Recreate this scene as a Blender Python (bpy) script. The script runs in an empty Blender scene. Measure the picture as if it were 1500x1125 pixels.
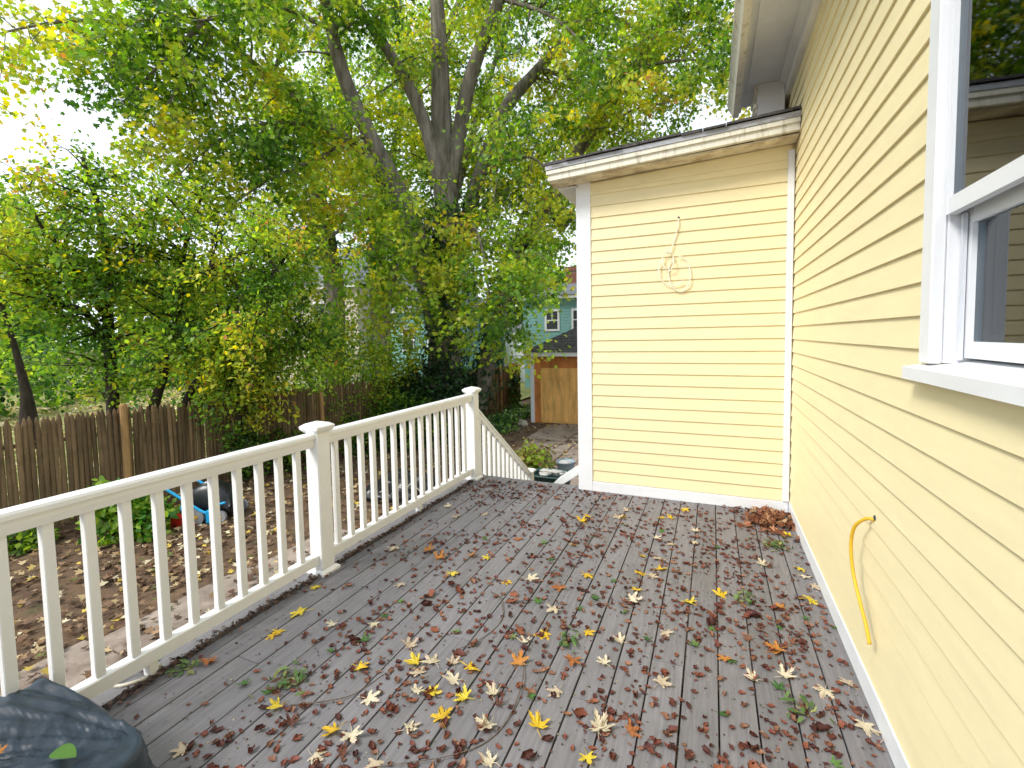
import bpy, math, random
import numpy as np
from mathutils import Vector, Matrix, noise

# ------------------------------------------------------------ camera, sky, sun, exposure
scn = bpy.context.scene
C = scn.collection
YAW, PITCH, ROLL, FPX, CYPX = 0.4078, 0.06, -0.0183, 680.45, 533.81
def camera():
    cy, sy, cp, sp = math.cos(YAW), math.sin(YAW), math.cos(PITCH), math.sin(PITCH)
    f = Vector((-sy*cp, cy*cp, -sp)); r = Vector((cy, sy, 0)); u = r.cross(f)
    c, s = math.cos(ROLL), math.sin(ROLL)
    r2 = r*c + u*s; u2 = u*c - r*s
    cd = bpy.data.cameras.new('camera'); o = bpy.data.objects.new('camera', cd); C.objects.link(o)
    m = Matrix((r2, u2, -f)).transposed().to_4x4(); m.translation = (0, 0, 1.47)
    o.matrix_world = m
    cd.sensor_width = 36; cd.lens = 36*FPX/1500
    cd.shift_y = -(562.5-CYPX)/1500
    cd.clip_start = 0.02; cd.clip_end = 2000
    scn.camera = o
camera()
SUN_AZ, SUN_EL = math.atan2(-0.63, -0.77), math.radians(46)
w = bpy.data.worlds.new('World'); scn.world = w; w.use_nodes = True
nt = w.node_tree; nt.nodes.clear()
out = nt.nodes.new('ShaderNodeOutputWorld'); bg = nt.nodes.new('ShaderNodeBackground')
sky = nt.nodes.new('ShaderNodeTexSky'); sky.sky_type = 'NISHITA'; sky.sun_disc = False
sky.sun_elevation = SUN_EL; sky.sun_rotation = SUN_AZ
bg.inputs['Strength'].default_value = 0.10
nt.links.new(sky.outputs[0], bg.inputs['Color'])
bg2 = nt.nodes.new('ShaderNodeBackground'); bg2.inputs['Color'].default_value = (0.85, 0.925, 1.0, 1); bg2.inputs['Strength'].default_value = 1.0
tc = nt.nodes.new('ShaderNodeTexCoord'); nz = nt.nodes.new('ShaderNodeTexNoise'); nz.inputs['Scale'].default_value = 3.2; nz.inputs['Detail'].default_value = 6
rp = nt.nodes.new('ShaderNodeValToRGB'); rp.color_ramp.elements[0].position = 0.36; rp.color_ramp.elements[0].color = (0.55,)*3+(1,)
rp.color_ramp.elements[1].position = 0.56; rp.color_ramp.elements[1].color = (1, 1, 1, 1)
mx = nt.nodes.new('ShaderNodeMixShader')
nt.links.new(tc.outputs['Generated'], nz.inputs['Vector']); nt.links.new(nz.outputs['Fac'], rp.inputs['Fac'])
nt.links.new(rp.outputs['Color'], mx.inputs['Fac']); nt.links.new(bg.outputs[0], mx.inputs[1]); nt.links.new(bg2.outputs[0], mx.inputs[2])
nt.links.new(mx.outputs[0], out.inputs['Surface'])
sl = bpy.data.lights.new('sun', 'SUN'); sl.energy = 2.3; sl.angle = math.radians(18); sl.color = (1, 0.965, 0.91)
so = bpy.data.objects.new('sun', sl); C.objects.link(so)
sd = Vector((math.sin(SUN_AZ)*math.cos(SUN_EL), math.cos(SUN_AZ)*math.cos(SUN_EL), math.sin(SUN_EL)))
so.rotation_euler = sd.to_track_quat('Z', 'Y').to_euler()
vs = scn.view_settings; vs.view_transform = 'Standard'; vs.look = 'None'; vs.gamma = 1; vs.use_curve_mapping = False
vs.exposure = 0.68
cy_ = scn.cycles; cy_.max_bounces = 6; cy_.diffuse_bounces = 4; cy_.glossy_bounces = 3; cy_.transmission_bounces = 4; cy_.use_adaptive_sampling = True; cy_.adaptive_threshold = 0.03; cy_.transparent_max_bounces = 8

# ------------------------------------------------------------ data (metres; x right, y along the house wall, z up from the deck boards)
LEAF_CREAM = [(-1.7, 2.2), (-1.79, 1.75), (-1.31, 1.75), (-1.59, 1.83), (-0.81, 1.98), (-1.01, 2.54), (-1.06, 1.73), (-1.15, 1.7), (-1.17, 1.62), (-1.0, 1.64), (-1.28, 1.42), (-1.12, 1.52), (-0.81, 1.63), (-0.58, 1.75), (-1.22, 1.26), (-1.04, 1.36), (-0.77, 1.49), (-1.28, 1.14), (-1.06, 1.2), (-1.92, 3.23), (-1.71, 3.35), (-2.09, 3.4), (-2.03, 2.58), (-0.38, 1.62), (-0.76, 2.29), (-0.69, 1.35), (-0.68, 3.69), (-0.64, 3.85), (-0.1, 3.62), (-0.11, 3.42), (-0.32, 3.08), (-0.33, 2.83), (-0.4, 2.53), (0.3, 3.22), (0.52, 3.16), (0.54, 3.05), (-0.2, 2.31), (-0.19, 1.95), (0.17, 2.12), (0.29, 2.19), (0.43, 2.16), (0.53, 2.23), (0.53, 2.02), (0.59, 1.98), (-0.39, 2.16), (-0.37, 1.63), (-0.43, 1.98), (-0.26, 3.33), (-0.37, 3.39), (-1.74, 0.98)]
LEAF_YELLOW = [(-2.03, 1.77), (-2.16, 1.98), (-2.01, 1.6), (-1.36, 2.68), (-1.48, 2.42), (-1.12, 2.46), (-0.75, 2.08), (-1.22, 1.67), (-0.98, 1.73), (-1.06, 1.54), (-0.91, 1.57), (-0.95, 1.45), (-0.59, 1.55), (-1.59, 1.25), (-1.44, 1.55), (-0.7, 2.71), (-0.93, 3.48), (-0.91, 3.61), (-0.88, 3.07), (-1.29, 1.25), (-0.39, 1.5), (-0.65, 3.7), (-0.37, 3.78), (-0.29, 3.79), (-0.2, 4.05), (-0.42, 3.08), (-0.29, 2.93), (-0.4, 2.83), (-0.39, 2.65), (0.05, 2.75), (-0.1, 2.61), (-0.56, 2.16), (0.49, 2.88), (0.52, 3.76), (0.37, 3.55), (0.51, 3.25), (-2.01, 1.57)]
LEAF_ORANGE = [(-1.66, 2.56), (-1.8, 2.62), (-0.57, 1.95), (-0.79, 1.84), (0.29, 2.37), (0.35, 2.75), (-0.27, 1.66), (-0.81, 2.51), (-2.12, 1.32), (0.06, 2.22), (-1.48, 2.67), (-1.28, 3.03)]
LEAF_GREEN = [(-1.6, 2.05), (-1.51, 2.93), (-1.09, 3.03), (-0.97, 2.82), (-0.88, 2.32), (-0.67, 1.68), (-0.65, 2.35), (-0.59, 2.47), (-1.16, 1.94), (-1.64, 1.59), (-1.58, 1.91), (-1.55, 1.7), (-0.89, 2.0), (-0.53, 2.69), (-0.58, 2.47), (-0.42, 2.4), (0.44, 2.68), (0.31, 2.56), (0.57, 2.65), (0.04, 1.87), (0.08, 2.21), (-0.27, 2.22), (-0.0, 2.43), (0.39, 1.79), (0.26, 2.1), (-0.33, 3.53), (0.04, 3.38), (-0.06, 2.26), (-0.6, 3.55), (-2.35, 1.24), (-1.84, 1.28), (-1.69, 1.29), (0.48, 3.71), (0.39, 3.59)]
TWIGS = [[(-1.16, 2.32), (-1.08, 2.27), (-1.0, 2.13), (-1.0, 2.01), (-1.04, 1.88), (-1.08, 1.82)], [(-0.79, 1.89), (-0.73, 1.74), (-0.71, 1.56), (-0.74, 1.43), (-0.83, 1.32), (-0.95, 1.24), (-1.07, 1.18)], [(-1.55, 1.27), (-1.42, 1.34), (-1.35, 1.42), (-1.31, 1.57)], [(-0.81, 3.13), (-0.78, 3.31), (-0.73, 3.37)], [(-1.63, 1.47), (-1.58, 1.59)], [(-0.89, 1.68), (-0.82, 1.77), (-0.83, 1.89)]]
MAPLE_LIMBS = {
  'trunk': [(-7.45, 11.84, -1.82, 0.714), (-7.42, 11.93, -0.69, 0.571), (-7.4, 12.1, 1.77, 0.487), (-7.36, 12.25, 3.83, 0.437), (-7.37, 12.34, 5.26, 0.386), (-7.52, 12.41, 7.32, 0.336), (-7.48, 12.34, 9.26, 0.269), (-7.42, 12.17, 11.27, 0.202), (-7.34, 11.82, 13.77, 0.118), (-7.12, 10.94, 15.47, 0.05)],
  'a2': [(-7.28, 12.43, 6.08, 0.235), (-7.01, 12.53, 7.47, 0.227), (-6.54, 12.52, 9.13, 0.202), (-5.48, 12.45, 11.07, 0.16), (-4.26, 12.25, 13.32, 0.092), (-3.41, 11.95, 14.82, 0.042)],
  'a3': [(-7.37, 12.24, 5.44, 0.235), (-7.84, 12.08, 7.65, 0.202), (-8.32, 11.64, 9.11, 0.168), (-8.81, 10.95, 10.18, 0.134), (-9.2, 9.76, 11.29, 0.084), (-9.63, 8.56, 12.43, 0.042)],
  'b': [(-7.47, 12.04, 1.36, 0.378), (-7.98, 11.58, 4.37, 0.353), (-8.45, 11.26, 5.82, 0.319), (-8.88, 10.73, 7.22, 0.227), (-9.21, 10.23, 8.54, 0.193), (-9.34, 9.84, 10.02, 0.143), (-9.29, 9.22, 11.9, 0.084), (-9.2, 8.25, 13.16, 0.042)],
  'b2': [(-8.41, 11.27, 5.72, 0.235), (-9.05, 10.61, 6.6, 0.202), (-9.5, 10.02, 7.16, 0.168), (-10.03, 8.63, 7.87, 0.126), (-10.3, 7.46, 8.41, 0.084), (-10.22, 6.42, 8.61, 0.05), (-10.42, 5.37, 8.96, 0.025)],
  'b3': [(-10.34, 7.34, 8.43, 0.05), (-10.24, 7.13, 7.92, 0.046), (-10.41, 6.8, 7.36, 0.038), (-10.27, 6.25, 6.31, 0.025), (-10.25, 5.88, 5.62, 0.013)],
  'c': [(-7.07, 12.35, 3.41, 0.252), (-6.81, 12.82, 5.51, 0.235), (-6.57, 13.1, 6.58, 0.218), (-6.03, 13.79, 8.6, 0.202), (-5.2, 14.69, 10.1, 0.168), (-3.59, 15.51, 12.05, 0.126), (-2.19, 16.27, 14.44, 0.067), (-1.39, 16.76, 16.62, 0.034)],
  'e': [(-6.9, 12.67, -1.21, 0.336), (-6.24, 13.15, 1.76, 0.277), (-5.86, 13.42, 3.45, 0.252), (-5.34, 13.72, 4.5, 0.235), (-4.7, 14.07, 5.66, 0.21), (-3.78, 14.35, 7.2, 0.193), (-2.26, 14.82, 9.41, 0.168), (-1.25, 15.13, 10.8, 0.134), (0.21, 15.01, 12.67, 0.067), (1.03, 14.91, 14.05, 0.025)],
  'd1': [(-7.15, 11.95, 4.56, 0.07), (-7.25, 11.04, 4.57, 0.055), (-7.36, 10.06, 3.69, 0.04), (-7.35, 9.57, 2.77, 0.025), (-7.44, 9.25, 1.91, 0.01)],
  'd2': [(-6.88, 12.06, 4.35, 0.07), (-6.03, 11.34, 4.5, 0.05), (-5.5, 10.87, 3.82, 0.04), (-5.15, 10.51, 2.72, 0.025), (-4.9, 10.34, 1.69, 0.01)],
  'd3': [(-5.74, 13.14, 3.41, 0.06), (-5.08, 12.13, 3.62, 0.05), (-4.85, 11.33, 3.13, 0.035), (-4.76, 10.88, 2.39, 0.025), (-4.83, 10.57, 1.52, 0.01)],
  'd4': [(-8.05, 11.36, 4.73, 0.07), (-8.52, 10.17, 4.71, 0.05), (-8.99, 9.16, 4.03, 0.035), (-9.3, 8.53, 3.12, 0.02), (-9.28, 8.28, 2.44, 0.01)],
  'd5': [(-6.62, 12.96, 6.34, 0.07), (-5.45, 12.15, 6.3, 0.05), (-4.53, 11.89, 6.24, 0.035), (-4.04, 11.85, 5.8, 0.02), (-3.73, 11.72, 5.02, 0.01)],
  'd6': [(-7.15, 11.9, 3.76, 0.065), (-6.9, 11.1, 3.25, 0.05), (-6.65, 10.52, 2.63, 0.03), (-6.54, 10.29, 1.73, 0.01)],
  'd7': [(-3.78, 14.35, 7.26, 0.06), (-3.05, 13.92, 7.47, 0.045), (-2.04, 13.72, 7.76, 0.03), (-1.12, 13.56, 7.68, 0.015)],
  'd8': [(-2.26, 14.82, 9.41, 0.05), (-1.17, 14.18, 9.07, 0.04), (-0.11, 13.96, 8.7, 0.02), (0.54, 13.75, 7.93, 0.01)],
  'd9': [(-8.88, 10.73, 7.22, 0.07), (-9.32, 9.38, 6.19, 0.05), (-9.58, 8.12, 5.33, 0.03), (-9.9, 7.27, 4.53, 0.015)],
  'd10': [(-9.5, 10.02, 7.16, 0.06), (-9.8, 8.78, 6.9, 0.05), (-10.14, 7.73, 6.39, 0.035), (-10.4, 6.9, 5.53, 0.02), (-10.73, 6.5, 4.87, 0.01)],
  'd12': [(-9.34, 9.82, 9.66, 0.06), (-9.61, 8.37, 9.37, 0.045), (-9.88, 6.87, 8.24, 0.03), (-10.29, 5.78, 7.71, 0.015), (-10.77, 5.33, 7.2, 0.007)],
  'd13': [(-5.39, 12.47, 10.87, 0.06), (-4.0, 11.91, 9.78, 0.045), (-3.03, 11.6, 8.68, 0.025), (-2.52, 11.54, 7.72, 0.01)],
  'n1': [(-10.3, 7.46, 8.41, 0.067), (-10.94, 6.4, 8.12, 0.05), (-11.76, 5.6, 8.01, 0.038), (-12.5, 5.05, 7.76, 0.025), (-13.2, 4.5, 7.38, 0.013)],
  'n4': [(-9.88, 6.87, 8.24, 0.05), (-10.45, 6.34, 7.28, 0.038), (-10.99, 5.83, 6.34, 0.017)],
  'n5': [(-1.25, 15.13, 10.8, 0.084), (-0.3, 14.64, 10.39, 0.05), (0.73, 14.47, 9.29, 0.025)],
  'n6': [(-3.59, 15.51, 12.05, 0.084), (-2.29, 15.46, 11.03, 0.059), (-0.89, 15.47, 10.27, 0.042), (0.07, 15.34, 8.6, 0.017)],
  'n7': [(-5.2, 14.69, 10.1, 0.084), (-4.07, 14.7, 9.42, 0.059), (-3.18, 14.56, 8.15, 0.034), (-2.75, 14.45, 7.02, 0.017)],
  'k1': [(-7.53, 12.61, 5.34, 0.168), (-9.26, 14.46, 8.37, 0.143), (-10.85, 15.66, 12.18, 0.101), (-12.5, 16.31, 16.42, 0.05)],
  'k2': [(-7.44, 12.89, 5.82, 0.168), (-8.16, 15.5, 8.8, 0.134), (-8.03, 17.43, 12.42, 0.092), (-7.25, 18.56, 16.04, 0.042)],
  'k3': [(-8.53, 12.04, 4.92, 0.168), (-11.14, 13.58, 7.44, 0.134), (-14.11, 14.09, 9.87, 0.084), (-17.09, 14.04, 12.05, 0.042)],
  'k4': [(-6.94, 13.05, 4.96, 0.168), (-6.36, 15.63, 7.1, 0.126), (-4.76, 18.12, 9.68, 0.084), (-2.41, 19.84, 12.03, 0.042)],
  'k5': [(-7.85, 12.91, 8.8, 0.168), (-8.84, 14.88, 11.99, 0.126), (-8.69, 16.81, 15.57, 0.084), (-8.2, 17.75, 18.39, 0.042)],
  'k6': [(-9.56, 11.55, 7.56, 0.168), (-12.17, 13.36, 10.85, 0.126), (-14.75, 14.08, 13.84, 0.084), (-17.17, 13.73, 16.13, 0.042)],
  'k7': [(-4.96, 14.5, 5.69, 0.126), (-4.79, 16.19, 5.38, 0.084), (-4.62, 17.49, 7.4, 0.059), (-4.04, 18.49, 10.46, 0.025)],
  'k8': [(-7.97, 12.65, 3.93, 0.151), (-9.9, 13.97, 5.24, 0.109), (-11.54, 15.0, 6.65, 0.067), (-13.11, 14.87, 6.82, 0.025)],
  'd14': [(-6.01, 13.25, 3.44, 0.05), (-5.2, 13.29, 5.42, 0.04), (-4.97, 13.03, 6.51, 0.025), (-4.45, 13.1, 7.6, 0.01)],
}
SMALL_TREES = [
  [[(-11.15, 5.36, -1.34, 0.15), (-11.24, 5.42, 0.13, 0.12), (-11.33, 5.48, 1.52, 0.1), (-11.13, 5.4, 2.48, 0.085), (-10.87, 5.28, 3.77, 0.06), (-10.99, 5.09, 5.01, 0.03)], [(-11.33, 5.48, 1.52, 0.08), (-11.47, 5.13, 2.14, 0.06), (-11.83, 4.77, 2.33, 0.05), (-11.89, 4.34, 2.94, 0.03), (-12.04, 3.99, 3.51, 0.015)], [(-11.13, 5.4, 2.48, 0.06), (-10.03, 5.39, 3.32, 0.04), (-9.24, 5.35, 4.09, 0.02)], [(-11.24, 5.43, 1.94, 0.06), (-11.1, 4.9, 2.82, 0.045), (-11.16, 4.48, 3.63, 0.03), (-11.24, 4.28, 4.31, 0.015)]],
  [[(-10.98, 5.78, -1.22, 0.12), (-10.82, 5.93, 0.07, 0.1), (-10.56, 6.11, 1.07, 0.085), (-10.13, 6.15, 2.2, 0.07), (-9.83, 6.13, 3.29, 0.05), (-9.05, 6.11, 4.52, 0.025)], [(-10.56, 6.11, 1.07, 0.06), (-9.23, 6.06, 1.62, 0.05), (-7.94, 5.98, 1.85, 0.03), (-7.13, 5.91, 2.06, 0.015)], [(-10.09, 6.18, 2.48, 0.05), (-8.68, 6.18, 3.06, 0.04), (-7.62, 6.09, 3.09, 0.025), (-7.02, 5.99, 2.66, 0.015)]],
  [[(-10.58, 6.16, -1.29, 0.1), (-10.43, 6.31, 0.03, 0.09), (-10.03, 6.54, 0.9, 0.07), (-9.31, 6.69, 1.76, 0.05), (-8.17, 6.82, 2.84, 0.035), (-7.51, 6.93, 3.48, 0.015)], [(-10.03, 6.54, 0.9, 0.05), (-8.72, 6.69, 1.19, 0.04), (-7.66, 6.94, 1.31, 0.025), (-6.87, 7.04, 1.03, 0.012)], [(-10.46, 6.29, -0.12, 0.05), (-9.43, 6.56, 0.62, 0.04), (-8.38, 6.72, 1.05, 0.03), (-7.53, 7.03, 1.86, 0.015)]],
]
BACK_TRUNKS = [[(-17.5, 6.41, -1.85, 0.32), (-17.56, 6.47, -0.51, 0.19), (-17.69, 6.48, 0.44, 0.11), (-18.14, 6.4, 2.17, 0.06), (-18.85, 6.22, 4.28, 0.05), (-18.8, 5.94, 6.23, 0.04)], [(-14.98, 15.16, -1.53, 0.5), (-14.96, 15.49, 3.46, 0.42), (-15.18, 15.51, 5.22, 0.38), (-15.21, 15.19, 7.16, 0.3), (-15.54, 14.57, 9.79, 0.15), (-15.89, 14.0, 11.76, 0.05)], [(-13.68, 16.8, -1.72, 0.5), (-13.83, 17.07, 3.52, 0.45), (-13.96, 17.14, 5.37, 0.4), (-13.61, 17.17, 6.85, 0.32), (-12.7, 16.85, 9.28, 0.15), (-12.31, 17.17, 11.62, 0.05)]]
# bag

# ------------------------------------------------------------ materials
def mat(name, col, rough=0.6, var=0.12, scale=8, bump=0.0, bscale=60, stretch=(1,1,1), col2=None, spec=0.3, rnd=0.0, coord='Object', detail=5, low=0.35, high=0.65):
    m = bpy.data.materials.new(name); m.use_nodes = True; t = m.node_tree; n = t.nodes; b = n['Principled BSDF']
    b.inputs['Roughness'].default_value = rough; b.inputs['Specular IOR Level'].default_value = spec
    tcn = n.new('ShaderNodeTexCoord'); mp = n.new('ShaderNodeMapping'); mp.inputs['Scale'].default_value = stretch
    t.links.new(tcn.outputs[coord], mp.inputs['Vector'])
    oi = n.new('ShaderNodeObjectInfo')
    if rnd > 0:
        va = n.new('ShaderNodeVectorMath'); va.operation = 'SCALE'; va.inputs['Scale'].default_value = 37.0
        cx = n.new('ShaderNodeCombineXYZ'); t.links.new(oi.outputs['Random'], cx.inputs[0]); t.links.new(oi.outputs['Random'], cx.inputs[1])
        t.links.new(cx.outputs[0], va.inputs[0]); t.links.new(va.outputs[0], mp.inputs['Location'])
    ns = n.new('ShaderNodeTexNoise'); ns.inputs['Scale'].default_value = scale; ns.inputs['Detail'].default_value = detail; ns.inputs['Roughness'].default_value = 0.65
    t.links.new(mp.outputs[0], ns.inputs['Vector'])
    r = n.new('ShaderNodeValToRGB'); r.color_ramp.elements[0].position = low; r.color_ramp.elements[1].position = high
    c2 = col2 or tuple(min(1, c*(1+var)) for c in col); c1 = col if col2 else tuple(c*(1-var) for c in col)
    r.color_ramp.elements[0].color = (*c1, 1); r.color_ramp.elements[1].color = (*c2, 1)
    t.links.new(ns.outputs['Fac'], r.inputs['Fac'])
    last = r.outputs['Color']
    if rnd > 0:
        hs = n.new('ShaderNodeHueSaturation'); ma = n.new('ShaderNodeMapRange'); ma.inputs['To Min'].default_value = 1-rnd; ma.inputs['To Max'].default_value = 1+rnd
        t.links.new(oi.outputs['Random'], ma.inputs['Value']); t.links.new(ma.outputs[0], hs.inputs['Value']); t.links.new(last, hs.inputs['Color']); last = hs.outputs[0]
    t.links.new(last, b.inputs['Base Color'])
    if bump > 0:
        n2 = n.new('ShaderNodeTexNoise'); n2.inputs['Scale'].default_value = bscale; n2.inputs['Detail'].default_value = 4
        t.links.new(mp.outputs[0], n2.inputs['Vector'])
        bp = n.new('ShaderNodeBump'); bp.inputs['Strength'].default_value = bump; bp.inputs['Distance'].default_value = 0.01
        t.links.new(n2.outputs['Fac'], bp.inputs['Height']); t.links.new(bp.outputs[0], b.inputs['Normal'])
    return m
def dirt(m, col, scale, lo, hi, stretch=(1,1,1), amount=1.0):
    """a layer of stains with their own shape over a material"""
    t = m.node_tree; n = t.nodes; b = n['Principled BSDF']; src = b.inputs['Base Color'].links[0].from_socket
    tcn = n.new('ShaderNodeTexCoord'); mp = n.new('ShaderNodeMapping'); mp.inputs['Scale'].default_value = stretch
    ns = n.new('ShaderNodeTexNoise'); ns.inputs['Scale'].default_value = scale; ns.inputs['Detail'].default_value = 6; ns.inputs['Roughness'].default_value = .7
    t.links.new(tcn.outputs['Object'], mp.inputs[0]); t.links.new(mp.outputs[0], ns.inputs['Vector'])
    mr = n.new('ShaderNodeMapRange'); mr.inputs['From Min'].default_value = lo; mr.inputs['From Max'].default_value = hi; mr.inputs['To Max'].default_value = amount
    t.links.new(ns.outputs['Fac'], mr.inputs['Value'])
    mxn = n.new('ShaderNodeMix'); mxn.data_type = 'RGBA'; mxn.inputs['B'].default_value = (*col, 1)
    t.links.new(mr.outputs[0], mxn.inputs['Factor']); t.links.new(src, mxn.inputs['A']); t.links.new(mxn.outputs['Result'], b.inputs['Base Color'])
    return m
def leafmat(name, trans=0.4, rough=0.5):
    m = bpy.data.materials.new(name); m.use_nodes = True; t = m.node_tree; n = t.nodes; b = n['Principled BSDF']
    at = n.new('ShaderNodeAttribute'); at.attribute_name = 'Col'
    b.inputs['Roughness'].default_value = rough; b.inputs['Specular IOR Level'].default_value = 0.35
    tr = n.new('ShaderNodeBsdfTranslucent'); ms = n.new('ShaderNodeMixShader'); ms.inputs[0].default_value = trans
    hs = n.new('ShaderNodeHueSaturation'); hs.inputs['Value'].default_value = 1.5; hs.inputs['Saturation'].default_value = 1.1
    t.links.new(at.outputs['Color'], b.inputs['Base Color']); t.links.new(at.outputs['Color'], hs.inputs['Color']); t.links.new(hs.outputs[0], tr.inputs['Color'])
    t.links.new(b.outputs[0], ms.inputs[1]); t.links.new(tr.outputs[0], ms.inputs[2]); t.links.new(ms.outputs[0], n['Material Output'].inputs['Surface'])
    return m
def glassmat():
    m = bpy.data.materials.new('window_glass'); m.use_nodes = True; t = m.node_tree; n = t.nodes; n.remove(n['Principled BSDF'])
    g = n.new('ShaderNodeBsdfGlossy'); g.inputs['Roughness'].default_value = 0.02; g.inputs['Color'].default_value = (.9, .95, 1, 1)
    tr = n.new('ShaderNodeBsdfTransparent'); tr.inputs['Color'].default_value = (.75, .82, .85, 1)
    fr = n.new('ShaderNodeFresnel'); fr.inputs['IOR'].default_value = 1.5; ms = n.new('ShaderNodeMixShader')
    t.links.new(fr.outputs[0], ms.inputs[0]); t.links.new(tr.outputs[0], ms.inputs[1]); t.links.new(g.outputs[0], ms.inputs[2]); t.links.new(ms.outputs[0], n['Material Output'].inputs['Surface'])
    return m
YELLOW = (0.825, 0.715, 0.435)
M = {}
M['siding'] = dirt(mat('yellow_siding', YELLOW, .5, .03, 3, .05, 90, (1, 1, 6), rnd=.012), (.62, .56, .37), 1.6, .56, .85, amount=.4)
M['white'] = dirt(mat('white_paint', (.755, .765, .785), .42, .03, 5, .03, 40), (.5, .48, .42), 9, .66, .82, amount=.5)
M['vinyl'] = dirt(mat('white_vinyl', (.84, .84, .83), .35, .02, 4, spec=.5), (.45, .41, .34), 14, .70, .86, amount=.5)
M['sofit'] = mat('soffit_paint', (.70, .715, .74), .6, .05, 6, .1, 50)
M['fascia'] = dirt(dirt(mat('weathered_fascia', (.76, .73, .62), .5, .05, 5), (.32, .27, .18), 9, .52, .72, (3, 1, .35), .8), (.25, .16, .09), 22, .62, .75, (1.5, 1, .5), .8)
M['drip'] = dirt(mat('grey_drip_edge', (.40, .41, .44), .5, .1, 8), (.16, .14, .12), 6, .5, .66, (1, 1, 3), .8)
M['rot'] = dirt(mat('stained_soffit', (.70, .62, .47), .7, .1, 6), (.30, .17, .09), 7, .46, .68, (1, 1, 3), .8)
M['shingle'] = mat('asphalt_shingle', (.085, .078, .078), .9, .45, 25, .5, 150, rnd=.2)
M['deck'] = dirt(dirt(mat('grey_deck_board', (.182, .174, .182), .6, .16, 5, .22, 45, (14, .7, 1), rnd=.12), (.25, .24, .245), 3.5, .60, .74, (1, .6, 1), .55), (.095, .09, .07), 2.2, .5, .75, (1, .5, 1), .5)
M['wood_dark'] = mat('deck_joist', (.11, .085, .06), .8, .3, 6)
M['fence'] = dirt(mat('weathered_picket', (.175, .115, .058), .85, .4, 6, .5, 40, (1, 1, .12), rnd=.3), (.065, .065, .022), 3, .5, .7, amount=.55)
M['post'] = mat('tan_fence_post', (.42, .25, .10), .8, .25, 8, .3, 40, (1, 1, .2))
M['postdark'] = mat('dark_fence_post', (.05, .04, .03), .85, .3, 8, .3, 40, (1, 1, .2))
M['dirtg'] = dirt(dirt(mat('leafy_soil', (.075, .048, .032), .95, .6, 3.0, .9, 30, col2=(.17, .105, .06)), (.045, .07, .02), .9, .58, .72, amount=.7), (.30, .22, .13), 26, .6, .68, amount=.6)
M['lawn'] = dirt(dirt(mat('autumn_lawn', (.16, .20, .05), .95, .4, 2, .8, 30, col2=(.30, .29, .10)), (.46, .38, .18), 14, .5, .62, amount=.8), (.10, .16, .03), .7, .5, .7, amount=.6)
M['concrete'] = dirt(mat('worn_concrete', (.31, .25, .205), .9, .2, 2.5, .4, 60), (.13, .09, .065), 1.7, .48, .66, amount=.75)
M['ply'] = dirt(mat('orange_plywood', (.76, .42, .13), .6, .22, 2.2, .1, 30, (3.5, 1, .5), rnd=.05), (.30, .14, .04), 1.2, .52, .8, amount=.6)
M['plyred'] = dirt(mat('stained_plywood', (.56, .20, .055), .65, .2, 4, .1, 30, (3, 1, .6), rnd=.08), (.25, .10, .04), 3, .52, .7, amount=.7)
M['bark'] = dirt(mat('maple_bark', (.095, .080, .064), .95, .5, 5, 1.0, 22, (1.4, 1.4, .22), col2=(.27, .235, .195)), (.09, .10, .05), 1.6, .52, .7, amount=.6)
M['barkdark'] = mat('dark_bark', (.045, .034, .026), .95, .4, 8, .6, 40, (1, 1, .3))
M['leaf'] = leafmat('tree_leaf', .55)
M['ivy'] = leafmat('ivy_leaf', .2, .4)
M['dry'] = leafmat('fallen_leaf', .12, .6)
M['teal'] = mat('teal_siding', (.21, .41, .40), .6, .06, 4, rnd=.05)
M['slate'] = mat('slate_roof', (.16, .17, .19), .85, .2, 10, .3, 80)
M['brick'] = mat('red_brick', (.21, .09, .065), .85, .3, 20, rnd=.2)
M['mortar'] = mat('mortar', (.33, .30, .27), .9, .1, 20)
M['beige'] = mat('beige_siding', (.55, .48, .40), .7, .06, 4, rnd=.04)
M['dark'] = mat('dark_interior', (.05, .055, .06), .8, .1, 4)
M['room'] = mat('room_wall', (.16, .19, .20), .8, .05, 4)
M['bag'] = mat('blue_black_plastic', (.026, .042, .062), .42, .12, 9, .25, 26, spec=.45)
M['blackp'] = mat('black_plastic', (.012, .012, .014), .35, .3, 8, spec=.5)
M['blue'] = mat('blue_paint', (.015, .33, .62), .4, .1, 8, spec=.5)
M['red'] = mat('red_plastic', (.65, .03, .02), .45, .1, 8)
M['grey'] = mat('grey_metal', (.28, .28, .29), .5, .15, 10)
M['ylw'] = mat('yellow_cable_sheath', (.72, .43, .03), .5, .08, 20)
M['cable'] = mat('cream_cable_sheath', (.82, .80, .70), .5, .05, 20)
M['rope'] = mat('white_rope', (.72, .68, .58), .85, .1, 60, .4, 200)
M['tape'] = mat('blue_tape', (.03, .11, .48), .6, .1, 20)
M['bin'] = mat('green_plastic', (.02, .055, .05), .4, .2, 6)
M['debris'] = mat('white_debris', (.42, .41, .38), .8, .15, 15, .4, 30)
M['bucket'] = mat('blue_grey_plastic', (.27, .36, .43), .5, .1, 6)
M['stone'] = mat('pale_stone', (.36, .32, .27), .9, .2, 6, .5, 30)
M['twig'] = mat('grey_brown_twig', (.13, .10, .075), .9, .3, 30, .4, 80)
M['glass'] = glassmat()
M['screen'] = mat('insect_screen_frame', (.60, .62, .66), .5, .03, 6)

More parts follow.
